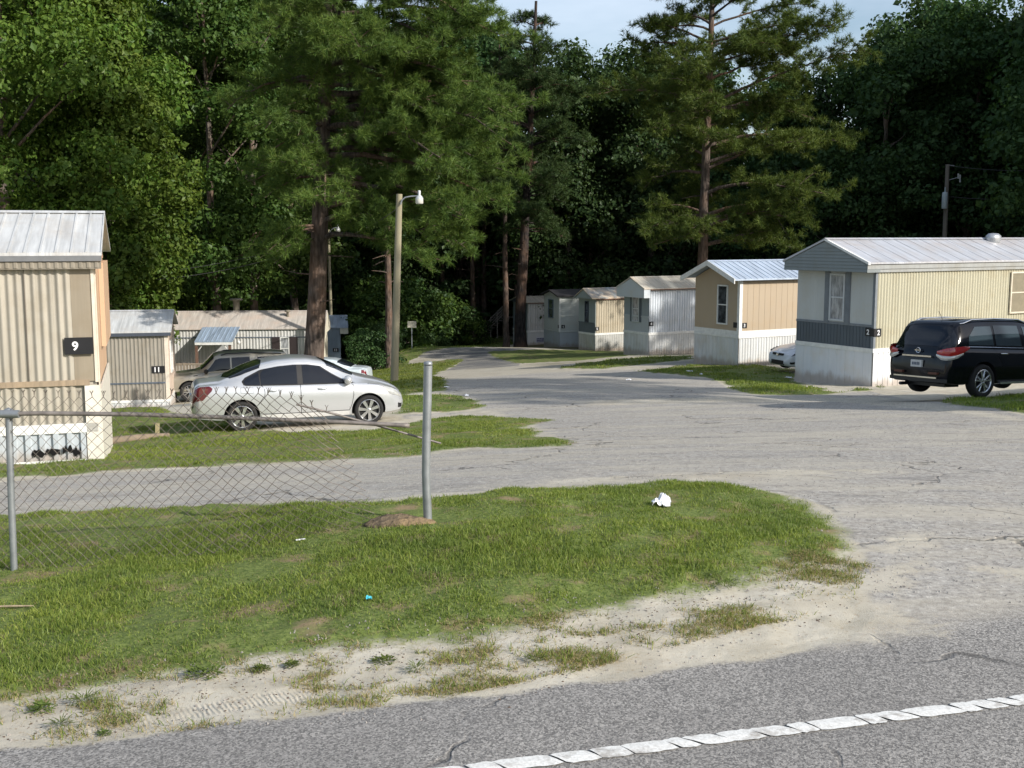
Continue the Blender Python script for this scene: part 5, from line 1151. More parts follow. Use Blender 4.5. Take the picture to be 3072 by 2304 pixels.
# ================================================================ FENCE, POLES, SIGNS, SMALL THINGS
GALV = m_plain("galvanised_steel", (.30, .32, .335, 1), .45, .55, .5, 0, .2, 9.0); RUSTY = m_plain("weathered_pipe", (.19, .17, .155, 1), .6, .3, .4, 0, .35, 14.0)
WIRE = m_plain("dull_fence_wire", (.14, .12, .10, 1), .6, .3)
def fY(u): return 8.45 + (u - 28) / (1284 - 28) * .3
def fence():
    b = at(42, 1722, 8.45); root = thing("chain_link_fence", "sagging chain link fence with a bent top rail across the near grass", "fence", (b[0], b[1], b[2]))
    o = np.array(b)
    m = MB(); P = np.array([at(44, 1745, 8.45), at(42, 1700, 8.45), at(34, 1500, 8.45), at(27, 1255, 8.45), at(26, 1240, 8.45)]) - o; m.tube(P, .026, 14); m.lathe([(.034, -.03), (.036, .0), (.03, .03), (.001, .045)], 14, Matrix.Translation(P[-1] + np.array([0, 0, .0]))); m.obj("post", GALV, root, True)
    m = MB(); uv = [(-500, 1246), (-200, 1243), (0, 1242), (120, 1240), (410, 1243), (620, 1250), (830, 1259), (1040, 1267), (1229, 1277)]
    P = np.array([at(u, v, fY(u) - .03) for u, v in uv]) - o; m.tube(P, .017, 12, 0, False)
    e = P[-1]; d = P[-1] - P[-2]; d /= np.linalg.norm(d); m.tube([e - d * .05, e, e - d * .001, e - d * .06], [.017, .0172, .0135, .0135], 12, 0, False); m.obj("top_rail", RUSTY, root, True)
    m = MB(); a = at(30, 1250, 8.42) - o; m.tube([a + np.array([-.07, 0, .02]), a + np.array([.07, 0, .02])], .03, 12); m.obj("rail_cap", GALV, root, True)
    # the netting: woven zigzag wires
    tu = np.array([-520, -400, 0, 290, 545, 790, 900, 985]); tv = np.array([1186, 1190, 1190, 1192, 1182, 1180, 1196, 1232]); bu = np.array([-520, -400, 0, 300, 560, 850, 1010, 1135]); bv = np.array([1750, 1740, 1716, 1694, 1668, 1634, 1612, 1588])
    ya = np.array([8.44, 8.44, 8.44, 8.48, 8.52, 8.50, 8.46, 8.44]); yb = np.array([8.44, 8.44, 8.44, 8.42, 8.38, 8.45, 8.62, 8.72])
    s = np.array([-.28, -.2, 0, .16, .30, .44, .50, .545])
    cols = 88; rws = 30; sv = np.linspace(s[0], s[-1], cols + 1)
    G = np.zeros((cols + 1, rws + 1, 3)); r = np.random.default_rng(3)
    for i, q in enumerate(sv):
        f = lambda A: np.interp(q, s, A)
        for j in range(rws + 1):
            t = j / rws; u = f(tu) * t + f(bu) * (1 - t); v = f(tv) * t + f(bv) * (1 - t); Y = f(ya) * t + f(yb) * (1 - t)
            edge_ = np.clip((q - .36) / .18, 0, 1)
            u += 10 * math.sin(t * 5 + q * 12) * edge_ + 7 * math.sin(i * .9 + j * .31) * .35; v += 4 * math.sin(q * 21 + t * 3) * .6
            G[i, j] = at(u, v, Y + .02 * math.sin(q * 30 + t * 4) + .05 * edge_ * math.sin(t * 6)) - o
    G += r.normal(0, .0016, G.shape) * (1 + 2.5 * np.clip((sv[:, None, None] - .4) / .14, 0, 1))
    m = MB()
    for i in range(cols):
        for ph in (0,):
            path = [G[i + ((j + i) % 2), j] for j in range(rws + 1)]
            top = path[-1]; path = path + [top + np.array([r.normal(0, .006), 0, .028])]
            m.tube(path, .0027 if i < 62 else .0032, 4, 0, False)
            x = path[-1]
            for sg in (-1, 1): m.tube([x, x + np.array([sg * .012, r.normal(0, .003), .020])], .0022, 3, 0, False)
            k = rws % 2
    m.obj("netting", WIRE, root)
    m = MB(); uvr = [(889, 1213, 8.55), (985, 1237, 8.62), (1079, 1262, 8.68), (1180, 1290, 8.78), (1265, 1314, 8.86), (1322, 1330, 8.92)]; m.tube(np.array([at(*q) for q in uvr]) - o, .0085, 7); m.obj("tension_bar", RUSTY, root, True)
fence()
b = at(1284, 1560, 8.75); post = MB(); uv = [(1284, 1575), (1283, 1545), (1280, 1480), (1278, 1420), (1279, 1330), (1282, 1200), (1284, 1096)]
post.tube(np.array([at(u, v, 8.75) for u, v in uv]) - b, .0335, 18); q = at(1284, 1090, 8.75) - b
post.lathe([(.0335, -.01), (.0345, .0), (.031, .012), (.001, .018)], 18, Matrix.Translation(q)); o = post.obj("fence_post", GALV, None, True); o.location = b; tag(o, "bent galvanised gate post standing alone in the front grass", "post")
# ---- mound of dug earth at the foot of the post
def mound(name, label, u, v, rx, ry, h, mat, seed, cat="dirt pile"):
    p = gnd(u, v); n = 46; a = np.linspace(-1.15, 1.15, n); X, Y = np.meshgrid(a, a); rr_ = np.hypot(X, Y)
    Z = np.clip(1 - rr_ ** 2, 0, 1) ** .8 * h * (.55 + 1.3 * (fbm(X * 2.2, Y * 2.2, seed) + .3)) + fbm(X * 9, Y * 9, seed + 1, 3) * h * .4 * (rr_ < 1.05)
    gx, gy = p[0] + X * rx, p[1] + Y * ry; Z = HG(gx, gy) + np.where(rr_ < 1.1, Z, 0) - np.where(rr_ > .95, .05, 0)
    m = MB(); m.grid(np.stack([gx - p[0], gy - p[1], Z - p[2]], -1)); o = m.obj(name, mat, None, True); o.location = p; return tag(o, label, cat)
def m_earth(name, c):
    t = NT(name); n = t.noise(t.coord(), 22, 5, .7); b_ = t.noise(t.coord(), 5, 3); col = t.mix(t.ramp(n, .3, .7), tuple(x * .4 for x in c[:3]) + (1,), c); col = t.mix(t.ramp(b_, .4, .7), col, (c[0] * 1.2, c[1] * 1.1, c[2] * .9, 1))
    t.bsdf(col, .95, 0, .1, 0, t.bump(n, 1.0, .03)); return t.m
mound("dirt_pile", "small brown heap of dug earth at the foot of the bent post", 1200, 1578, .30, .17, .055, m_earth("brown_earth", (.23, .18, .125, 1)), 31)
# ---- lamp poles
def lamp_head(m, p, sc=1.0): m.lathe([(.001, .30 * sc), (.05 * sc, .29 * sc), (.06 * sc, .2 * sc), (.045 * sc, .12 * sc), (.1 * sc, .08 * sc), (.15 * sc, .0), (.155 * sc, -.03 * sc)], 16, Matrix.Translation(p))
def lamp_pole(label, u, v, Y, ut, vt, r0, r1, arm, head, bury=1.0, sc=1.0):
    b = at(u, v, Y); root = thing("lamp_pole", label, "lamp pole", tuple(b)); t = at(ut, vt, Y) - b
    m = MB(); m.tube([(-(t[0]) * bury / t[2], 0, -bury), (0, 0, 0), t * .5, t], [r0 * 1.03, r0, (r0 + r1) / 2, r1], 16); m.obj("pole", m_wood("pole_timber", (.36, .32, .20, 1), .5), root, True)
    m = MB(); P = [at(a, c, Y - .15) - b for a, c in arm]; m.tube(P, .028 * sc, 8); m.obj("arm", GALV, root, True)
    p = at(head[0], head[1], Y - .15) - b; m = MB(); lamp_head(m, p, sc); h = m.obj("lamp_head", m_plain("lamp_grey", (.55, .56, .56, 1), .4, .3), root, True)
    m = MB(); m.lathe([(.152 * sc, -.03 * sc), (.15 * sc, -.2 * sc), (.12 * sc, -.23 * sc), (.001, -.235 * sc)], 16, Matrix.Translation(p)); m.obj("lens", m_plain("frosted_lens", (.62, .61, .55, 1), .35), h, True)
    return root
lamp_pole("tall wooden lamp pole standing behind the nose of the silver sedan", 1183, 1145, 38, 1198, 582, .135, .10, [(1202, 614), (1206, 600), (1216, 592), (1232, 589), (1252, 588)], (1258, 594), 1.0, .84)
lamp_pole("short distant lamp pole seen just right of the thick pine trunk", 997, 1100, 84, 985, 688, .13, .10, [(987, 700), (993, 690), (1002, 684), (1012, 682)], (1014, 688), 1.0, 1.15)
# ---- road sign
b = at(1236, 1045, 75); root = thing("road_sign", "small pale rectangular sign on a thin post beside the far drive", "sign", tuple(b)); m = MB(); m.box(-.03, .03, -.02, .02, -.4, 1.75); m.obj("post", GALV, root)
p = at(1236, 973, 75) - b; m = MB(); m.box(p[0] - .29, p[0] + .29, -.045, -.021, p[2] - .21, p[2] + .21); pl = m.obj("sign_plate", m_plain("faded_cream_plate", (.50, .47, .38, 1), .6, 0, .3, 0, .3, 8), root)
m = MB()
for k, z in enumerate((.08, 0, -.09)): m.box(p[0] - .2 + .04 * k, p[0] + .2 - .03 * k, -.05, -.046, p[2] + z - .015, p[2] + z + .015)
# ---- utility pole
def util():
    b = np.array(place(2843, 72)); root = thing("utility_pole", "dark wooden utility pole carrying a grey transformer above the yellow home", "utility pole", tuple(b)); t = at(2843, 493, 72) - b
    m = MB(); m.tube([(0, 0, -1), (t[0] * .9, 0, t[2] * .5), t], [.17, .15, .12], 14); m.obj("pole", m_wood("dark_pole_timber", (.17, .15, .13, 1), .5), root, True)
    q = lambda u, v, y=72: at(u, v, y) - b
    m = MB(); c = q(2834, 601, 71.8); m.lathe([(.001, .52), (.13, .50), (.17, .44), (.17, -.48), (.15, -.52), (.001, -.52)], 16, Matrix.Translation(c)); m.tube([c + np.array([0, 0, .5]), c + np.array([0, 0, .8])], .045, 8); m.obj("transformer", m_plain("transformer_grey", (.34, .40, .42, 1), .4), root, True)
    m = MB(); m.tube([q(2843, 541), q(2873, 533)], .03, 6); m.tube([q(2843, 496), q(2862, 497)], .03, 6); m.obj("bracket", GALV, root, True)
    for u, v0, v1 in ((2875, 520, 536), (2880, 524, 547)):
        m = MB(); m.tube([q(u, v1), q(u, v0)], .05, 8); m.obj("insulator", m_plain("porcelain_grey", (.4, .42, .43, 1), .3), root, True)
    m = MB(); m.tube([q(2843, 515), q(2840, 545), q(2836, 570)], .012, 5); m.obj("lead", DARKP, root)
    def cable(name, lab, P0, P1, sag, r=.018):
        ts = np.linspace(0, 1, 24); P = P0 + (P1 - P0) * ts[:, None]; P[:, 2] -= sag * 4 * ts * (1 - ts); m = MB(); m.tube(P, r, 4); return tag(m.obj(name, m_plain("cable_black", (.03, .03, .03, 1), .6), None), lab, "cable")
    cable("overhead_cable", "upper thin cable running right from the utility pole top", at(2846, 497, 72), at(3500, 470, 60), .5)
    cable("overhead_cable", "middle thin cable running right from the utility pole", at(2846, 590, 72), at(3500, 560, 60), .4)
    cable("overhead_cable", "service cable strung between the two lamp poles", at(1190, 627, 38), at(986, 706, 84), .4, .016)
    cable("overhead_cable", "service cable running down left from the distant lamp pole", at(984, 706, 84), at(470, 818, 62), .3, .016)
    cable("overhead_cable", "lower service cable just under the one left of the distant lamp pole", at(984, 712, 84), at(470, 838, 62), .5, .016)
util()
# ---- timber edging and stake by the beige home
p = gnd(472, 1312); m = MB(); m.box(-.045, .045, -.045, .045, -.2, .30); o = m.obj("wooden_stake", m_wood("stake_timber", (.40, .34, .17, 1), 1.5)); o.location = p; o.rotation_euler = (0, .05, .3); tag(o, "short square wooden stake in the lawn left of the silver sedan", "stake")
a = gnd(318, 1333); b = gnd(508, 1313); m = MB(); d = (b - a) / np.linalg.norm(b - a); m.tube([np.zeros(3) + np.array([0, 0, .05]), (b - a) * .5 + np.array([0, 0, .055]), (b - a) + np.array([0, 0, .03])], [.085, .09, .075], 10); o = m.obj("timber_log", m_wood("old_log", (.27, .20, .13, 1), .8), None, True); o.location = a; tag(o, "old timber log lying in the lawn below the stake", "log")
# ---- litter
def crumple(name, label, u, v, sx, sy, sz, mat, seed, cat="litter"):
    p = gnd(u, v); p[2] = hg(p[0], p[1]); n = 18; a = np.linspace(-1, 1, n); X, Y = np.meshgrid(a, a)
    Z = (1 - .6 * X ** 2) * (1 - .7 * Y ** 2) * .55 + (fbm(X * 2.4 + 9, Y * 2.4, seed, 3)) * 1.5; W_ = fbm(X * 1.5, Y * 1.5, seed + 5) * .7
    m = MB(); m.grid(np.stack([(X + W_) * sx, (Y + W_[::-1]) * sy, np.clip(Z, 0, 2) * sz + .015], -1)); o = m.obj(name, mat, None, False); o.location = p; o.rotation_euler = (0, 0, seed); return tag(o, label, cat)
WPL = m_plain("white_plastic_film", (.78, .79, .82, 1), .35)
crumple("plastic_bag", "crumpled white plastic bag lying on the front grass island", 1985, 1522, .07, .085, .09, WPL, 3)
crumple("plastic_scrap", "small turquoise plastic scrap in the front grass", 1107, 1822, .018, .02, .02, m_plain("turquoise_plastic", (.05, .45, .55, 1), .4), 5)
for i, (u, v, s_, lb) in enumerate([(1400, 1188, .09, "white scrap on the grass tip near the drive left of centre"), (1340, 1163, .08, "white scrap on the drive edge beyond the bent post"), (2068, 1117, .12, "longer white scrap on the shaded grass before the tan home"),
                             (2103, 1125, .08, "round white scrap on the shaded grass before the tan home"), (2366, 1135, .11, "white scrap on the grass beside the yellow home skirting"), (1885, 1141, .08, "tiny white scrap on the shaded drive centre")]):
    crumple("litter_scrap", lb, u, v, s_, s_ * .6, s_ * .5, WPL, 11 + i)
p = gnd(888, 1632); m = MB(); m.tube([(0, 0, .03), (.07, .01, .035)], .008, 6); o = m.obj("paper_straw", WPL); o.location = p; tag(o, "thin white stick in the grass behind the fence netting", "litter")
p = gnd(40, 1838); m = MB(); m.tube([(-.25, .02, .03), (0, 0, .045), (.14, -.01, .05)], [.008, .009, .005], 5); o = m.obj("twig", m_wood("dry_twig", (.42, .33, .2, 1), 2)); o.location = p; tag(o, "pale dry twig lying in the grass at the left edge", "twig")
# ---- weeds rooted in the sandy verge
WD = m_leaf("weed_leaf", (.07, .11, .022, 1), (.16, .21, .06, 1), .25, None, .1)
def weed(n, R, ln, wd, seed):
    r = np.random.default_rng(seed); m = MB()
    for i in range(n):
        a = r.uniform(0, 6.28); q = r.uniform(.0, R); c = np.array([q * math.cos(a), q * math.sin(a), .012 + r.uniform(0, .04) * (1 - q / (R + .01))]); d = np.array([math.cos(a + r.normal(0, .5)), math.sin(a + r.normal(0, .5)), r.uniform(-.05, .55)]); d /= np.linalg.norm(d)
        w_ = np.cross(d, [0, 0, 1]); w_ /= np.linalg.norm(w_); L_ = ln * r.uniform(.6, 1.2); up = np.array([0, 0, 1]) * L_ * .12
        m.add([c, c + d * L_ * .4 + w_ * wd + up, c + d * L_, c + d * L_ * .4 - w_ * wd + up, c + d * L_ * .75 + w_ * wd * .7 + up * .6, c + d * L_ * .75 - w_ * wd * .7 + up * .6], np.array([(0, 1, 3), (4, 2, 5)])); m.add([c + d * L_ * .4 + w_ * wd + up, c + d * L_ * .75 + w_ * wd * .7 + up * .6, c + d * L_ * .75 - w_ * wd * .7 + up * .6, c + d * L_ * .4 - w_ * wd + up], np.array([(0, 1, 2, 3)]))
    return m
protos = [weed(130, .13, .05, .011, 1), weed(60, .05, .09, .0035, 2), weed(90, .07, .05, .010, 3)]
pm = [w_.mesh("weed", WD) for w_ in protos]
for i, (u, v, k, s_, lb) in enumerate([(618, 2026, 0, 1.1, "broad leafed green weed, the largest clump on the sand left of centre"), (125, 2130, 2, 1.1, "dark leafed weed on the sand near the left edge"), (250, 2108, 1, 1.3, "spiky grass tuft on the sand right of the dark leafed weed"),
        (875, 1998, 2, .8, "small leafy weed on the sand next to a slightly taller one"), (785, 2012, 2, .9, "upright leafy weed between the largest weed and a small one"), (1152, 1980, 0, .75, "round green weed on the sand below the bent post"),
        (312, 2198, 2, .6, "small weed near the asphalt edge at lower left"), (180, 2178, 1, 1.0, "thin spiky weed near the asphalt edge at lower left"), (2178, 1762, 1, 1.5, "bright spiky tuft at the sandy tip of the front grass island"),
        (1612, 1986, 1, 1.1, "spiky green tuft on a dry straw patch in the sand"), (1250, 2010, 1, 1.0, "thin spiky tuft on the sand right of the round weed"), (2150, 1740, 1, 1.2, "dull spiky tuft just left of the bright one at the island tip"), (2638, 1168, 1, 3.2, "dry spiky tuft against the skirting corner of the yellow home")]):
    p = gnd(u, v); o = bpy.data.objects.new("weed", pm[k]); COL.objects.link(o); o.location = (p[0], p[1], hg(p[0], p[1])); o.rotation_euler = (0, 0, i * 1.3); o.scale = (s_ * .62,) * 3; tag(o, lb, "weed", "weeds rooted in the sandy verge")

# ---- leaf and bark crumbs, pebbles over sand and drive edge
def crumbs(name, lab, cat, P, n, s0, s1, mat, seed, thr=0.0, flat=.35):
    X, Y = scatter(P, n, .1, seed); s = sdist(P, X, Y) + fbm(X * 2, Y * 3, seed) * 1.2; k = s > thr; X, Y = X[k], Y[k]; r = np.random.default_rng(seed); n = len(X); Z = HG(X, Y)
    c = np.stack([X, Y, Z], 1); a = r.uniform(0, 6.28, n); sz = r.uniform(s0, s1, (n, 1)); u_ = np.stack([np.cos(a), np.sin(a), r.normal(0, .2, n)], 1) * sz; v_ = np.stack([-np.sin(a), np.cos(a), r.normal(0, .2, n)], 1) * sz * r.uniform(.35, 1, (n, 1)); up = np.array([0, 0, 1.]) * sz * flat
    V = np.stack([c - u_, c - v_, c + u_, c + v_, c + up * 1.6], 1).reshape(-1, 3); k = np.arange(n)[:, None, None] * 5; F_ = (k + np.array([[0, 1, 4], [1, 2, 4], [2, 3, 4], [3, 0, 4]])).reshape(-1, 3)
    m = MB(); m.add(V, F_); return tag(m.obj(name, mat), lab, cat, None, "stuff")
crumbs("leaf_litter", "dark crumbs of bark and leaves scattered over the sand verge", "leaf litter", verge, 5200, .003, .010, m_plain("dark_litter", (.09, .06, .04, 1), .9), 301)
crumbs("pebbles", "pale pebbles and broken asphalt crumbs on the sand verge", "pebbles", verge, 4200, .003, .009, m_plain("pebble_grey", (.26, .24, .22, 1), .8, 0.0, .3, 0.0, .4), 302, -.1, .8)
gp = poly([(560,1010),(700,992),(1000,972),(1230,962),(1420,1040),(1345,1050),(1200,1056),(1000,1074),(820,1088),(600,1094)])
crumbs("gravel", "loose pale gravel lying on the near arm of the drive", "gravel", gp, 9000, .002, .007, m_plain("gravel_pale", (.30, .29, .27, 1), .8, 0.0, .3, 0.0, .5), 303, -.1, .8)
gp2 = poly([(1240,960),(1450,1030),(1700,1060),(1830,1150),(1900,1300),(2212,1240),(2212,900),(1900,860),(1300,860)])
crumbs("gravel", "loose pale gravel lying across the wide mouth of the drive", "gravel", gp2, 26000, .002, .009, m_plain("gravel_pale", (.30, .29, .27, 1), .8, 0.0, .3, 0.0, .5), 304, -.2, .8)
# ================================================================ TREES
def leaves(cent, nrm, size, r, flat=.6):
    "one small folded quad per leaf, tilted around the given outward direction"
    n = len(cent); d = nrm + r.normal(0, flat, (n, 3)); d /= np.linalg.norm(d, axis=1)[:, None] + 1e-9
    t = np.cross(d, r.normal(0, 1, (n, 3))); t /= np.linalg.norm(t, axis=1)[:, None] + 1e-9; b = np.cross(d, t)
    s = (size * r.uniform(.5, 1.0, n) ** 1.0 * r.choice([.8, 1.1, 1.75], n, p=[.45, .4, .15]) * 1.25)[:, None]
    V = np.stack([cent - t * s * .55, cent + b * s * .38 + d * s * .08, cent + t * s * .55, cent - b * s * .38 + d * s * .08], 1).reshape(-1, 3)
    k = np.arange(n)[:, None] * 4; return V, k + np.array([[0, 1, 2, 3]])
def clump_crown(h0, h1, rad, ncl, nleaf, size, seed, cr=1.0, inner=.2, lopside=.25):
    "leaf clumps spread over an irregular crown; rad is a list of (height fraction, radius)"
    r = np.random.default_rng(seed); ra = np.array(rad); t = r.uniform(0, 1, ncl) ** .9; a = r.uniform(0, 2 * np.pi, ncl)
    lob = 1 + lopside * np.sin(a * 2 + seed) * np.cos(t * 9 + seed) + lopside * .7 * np.sin(a * 3 + t * 7 + seed * 2)
    R = np.interp(t, ra[:, 0], ra[:, 1]) * lob * np.where(r.uniform(0, 1, ncl) < inner, r.uniform(.2, .8, ncl), r.uniform(.82, 1.06, ncl))
    C = np.stack([R * np.cos(a), R * np.sin(a), h0 + (h1 - h0) * t + r.normal(0, .3, ncl)], 1); cs = cr * r.uniform(.6, 1.35, ncl)
    w_ = cs ** 2; w_ /= w_.sum(); ids = r.choice(ncl, nleaf, p=w_); off = r.normal(0, 1, (nleaf, 3)); off /= np.linalg.norm(off, axis=1)[:, None]
    q = r.uniform(0, 1, nleaf) ** .45; off *= (q * cs[ids])[:, None]; off[:, 2] *= .62; off[:, 2] -= .10 * (off[:, 0] ** 2 + off[:, 1] ** 2)
    P = C[ids] + off; nr_ = off / (np.linalg.norm(off, axis=1)[:, None] + 1e-6) + np.array([0, 0, .55]); return leaves(P, nr_, size, r), C
def trunk_mesh(H, r0, r1, C=None, nl=10, seed=0, lean=(0, 0), flare=1.35, sway=.25, h_first=.3):
    r = np.random.default_rng(seed); m = MB(); zs = np.r_[-1.0, 0, .4, np.linspace(1.5, H, 12)]; sx = np.cumsum(r.normal(0, sway, len(zs))) * .3; sy = np.cumsum(r.normal(0, sway, len(zs))) * .3
    P = np.stack([lean[0] * np.clip(zs, 0, H) / H + sx - sx[1], lean[1] * np.clip(zs, 0, H) / H + sy - sy[1], zs], 1); rad = np.interp(zs, [0, H], [r0, r1]); rad[:2] = r0 * flare; rad[2] = r0 * 1.1
    m.tube(P, rad, 14)
    if C is not None:
        for i in r.choice(len(C), min(nl, len(C)), replace=False):
            c = C[i]; z0 = max(c[2] - np.hypot(c[0], c[1]) * .9 - .5, H * h_first * .6); z0 = min(z0, H * .93); b = np.array([np.interp(z0, zs, P[:, 0]), np.interp(z0, zs, P[:, 1]), z0]); mid = b * .45 + c * .55 + np.array([0, 0, -.25]) + r.normal(0, .25, 3); rr_ = np.interp(z0, zs, rad) * .45
            m.tube([b, mid, c], [rr_, rr_ * .6, .03], 6, 0, False)
    return m, P, zs, rad
BK_G = m_bark("grey_bark", (.17, .145, .12, 1)); BK_P = m_bark("pine_bark", (.125, .098, .082, 1)); BK_D = m_bark("shaded_pine_bark", (.045, .038, .036, 1))  # last bark is a darker copy, the trunk's shadow put into its colour
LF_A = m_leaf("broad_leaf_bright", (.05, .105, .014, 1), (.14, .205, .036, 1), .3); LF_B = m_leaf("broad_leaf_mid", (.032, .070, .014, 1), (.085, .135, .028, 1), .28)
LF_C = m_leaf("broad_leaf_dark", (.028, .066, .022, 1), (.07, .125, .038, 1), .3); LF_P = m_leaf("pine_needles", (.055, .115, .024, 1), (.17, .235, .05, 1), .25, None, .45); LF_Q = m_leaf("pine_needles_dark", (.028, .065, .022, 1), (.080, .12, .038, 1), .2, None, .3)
def broad(name, lab, H, h0, rad, ncl, nl, size, seed, leafmat, r0=.3, cr=1.1, nlimb=12, bark=None, cat="tree", lop=.25):
    root = thing(name, lab, cat); (V, Fc), C = clump_crown(h0, H, rad, ncl, nl, size, seed, cr, .22, lop); m = MB(); m.add(V, Fc); m.obj("crown", leafmat, root)
    m, *_ = trunk_mesh(H * .9, r0, r0 * .25, C, nlimb, seed); m.obj("trunk", bark or BK_G, root, True); return root
def needle_tufts(P, D, ln, wd, nn, r):
    "fans of thin needles; P tuft centres, D growing directions"
    n = len(P); Pn = np.repeat(P, nn, 0); Dn = np.repeat(D, nn, 0) + r.normal(0, .62, (n * nn, 3)); Dn /= np.linalg.norm(Dn, axis=1)[:, None]
    L_ = ln * r.uniform(.7, 1.15, (n * nn, 1)); s = np.cross(Dn, r.normal(0, 1, (n * nn, 3))); s /= np.linalg.norm(s, axis=1)[:, None]; base = Pn - np.repeat(D, nn, 0) * r.uniform(0, .18, (n * nn, 1))
    droop = np.array([0, 0, -1]) * L_ * .12
    V = np.stack([base - s * wd / 2, base + s * wd / 2, base + Dn * L_ + droop], 1).reshape(-1, 3); return V, np.arange(n * nn * 3).reshape(-1, 3)
def pine(name, lab, H, r0, limbs, seed, mat, bark, tuft_per_m=9, needle=(.24, .011, 16), lean=(0, 0), dead=4, spread=.32, sway=.1, low=6.0, tuft_r=.27):
    "limbs: list of (height, azimuth, length, rise at the root, sag at the tip)"
    r = np.random.default_rng(seed); root = thing(name, lab, "tree"); m, P, zs, rad = trunk_mesh(H, r0, r0 * .22, None, 0, seed, lean, 1.3, sway); tp = []; td = []; br = MB()
    for (h, az, L_, rise, sag) in limbs:
        b = np.array([np.interp(h, zs, P[:, 0]), np.interp(h, zs, P[:, 1]), h]); o = np.array([math.cos(az), math.sin(az), 0]); side = np.array([-o[1], o[0], 0]); k = r.normal(0, .12)
        ts = np.linspace(0, 1, 9); path = b + o * (ts * L_)[:, None] + side * (k * L_ * ts ** 2)[:, None] + np.array([0, 0, 1]) * (rise * L_ * ts - sag * L_ * ts ** 2)[:, None] + np.array([0, 0, 1.]) * r.normal(0, .04, 9)[:, None] * L_ * .2
        r1 = max(.022, .012 * L_ + .012); br.tube(path, np.linspace(min(r1 * 1.6, np.interp(h, zs, rad) * .5), .014, 9), 6, 0, False)
        ns = max(4, int(L_ * 3.0))
        for i in range(ns):
            t = .22 + .78 * (i + r.uniform(0, 1)) / ns; c = np.array([np.interp(t, ts, path[:, j]) for j in range(3)]); sg = 1 if i % 2 else -1; sl = L_ * spread * (1.15 - t * .65) * r.uniform(.6, 1.2) + .25
            d = o * r.uniform(.35, .9) + side * sg * r.uniform(.4, 1.1) + np.array([0, 0, r.uniform(-.35, .7)]); d /= np.linalg.norm(d); e = c + d * sl; e[2] -= .06 * sl * sl
            br.tube([c, c * .5 + e * .5 + np.array([0, 0, .04 * sl]), e], [.016, .012, .006], 4, 0, False); nt_ = max(3, int(sl * tuft_per_m * 2.2))
            qc = r.choice([.35, .62, .85, 1.0], nt_)[:, None]; jo = r.normal(0, 1, (nt_, 3)); jo /= np.linalg.norm(jo, axis=1)[:, None]; jo *= r.uniform(.3, 1, (nt_, 1)) ** .5 * tuft_r; pts = c + (e - c) * qc + jo * (1, 1, .75) + np.array([0, 0, tuft_r * .3]); tp.append(pts); dd = d * .35 + jo / tuft_r + np.array([0, 0, .4]) + r.normal(0, .15, (nt_, 3)); td.append(dd / np.linalg.norm(dd, axis=1)[:, None])
        nt_ = int(L_ * 7); q = r.uniform(.55, 1.02, nt_); q = np.round(q * 7) / 7; pts = np.stack([np.interp(q, ts, path[:, j]) for j in range(3)], 1) + r.normal(0, .15, (nt_, 3)); tp.append(pts); dd = o + np.array([0, 0, .5]) + r.normal(0, .4, (nt_, 3)); td.append(dd / np.linalg.norm(dd, axis=1)[:, None])
    for i in range(dead):
        h = r.uniform(low * .55, low * 1.3); az = r.uniform(0, 6.28); L_ = r.uniform(.5, 1.6); b = np.array([np.interp(h, zs, P[:, 0]), np.interp(h, zs, P[:, 1]), h]); e = b + np.array([math.cos(az) * L_, math.sin(az) * L_, r.uniform(-.4, .2)]); br.tube([b, b * .5 + e * .5 + r.normal(0, .06, 3), e], [.04, .03, .012], 5, 0, False)
    tp = np.concatenate(tp); td = np.concatenate(td); V, Fc = needle_tufts(tp, td, needle[0], needle[1], needle[2], r)
    mm = MB(); mm.add(V, Fc); mm.obj("crown", mat, root); m.obj("trunk", bark, root, True); br.obj("branches", bark, root, True); return root
def put(o, u, Y, rz=0, sc=1.0):
    o.location = place(u, Y); o.rotation_euler = (0, 0, rz); o.scale = (sc, sc, sc) if np.isscalar(sc) else sc; return o
# ---- the big pine behind the silver sedan
r = random.Random(21); L1 = []
h = 6.0
while h < 23:
    for k in range(3 if h < 15 else 2):
        az = r.uniform(-math.pi, math.pi); right = math.cos(az); ln = (3.4 + 2.6 * max(0, right) + .6 * max(0, -math.sin(az))) * r.uniform(.75, 1.15) * (1 if h > 9 or right > 0 else .6)
        L1.append((h + r.uniform(-.2, .2), az, ln, r.uniform(.05, .3), r.uniform(.3, .62)))
    if h < 18: L1.append((h + r.uniform(0, .3), r.uniform(-.75, .35), r.uniform(5.2, 7.6), r.uniform(.12, .35), r.uniform(.35, .6)))
    h += .62
for i in range(16): L1.append((8.0 + i * .82, r.uniform(-2.0, -1.15), r.uniform(1.8, 3.4), r.uniform(.1, .4), r.uniform(.3, .6)))
put(pine("pine_tree", "tall thick trunked pine with drooping limbs behind the silver sedan", 24, .42, L1, 5, LF_P, BK_P, 10, (.27, .020, 17), (1.5, 0), 5, .30), 934, 46, 0)
# ---- the pine above the tan home
r = random.Random(9); L3 = []; h = 6.2
while h < 23.5:
    f = (h - 6) / 18; R = np.interp(f, [0, .15, .3, .5, .75, 1], [4.6, 6.2, 7.2, 6.6, 6.3, 2.5])
    for k in range(3 if f < .85 else 2):
        az = r.uniform(-math.pi, math.pi); ln = R * r.uniform(.55, 1.05) * (1.0 + .12 * math.cos(az)); L3.append((h + r.uniform(-.25, .25), az, ln, r.uniform(.15, .4) + .25 * f, r.uniform(.15, .42)))
    h += r.choice([.55, .8, 1.15])
put(pine("pine_tree", "broad layered pine rising behind the tan mobile home", 24.5, .34, L3, 15, LF_P, BK_P, 7, (.32, .028, 14), (.3, 0), 7, .30, .1, 7), 2100, 64, 0)
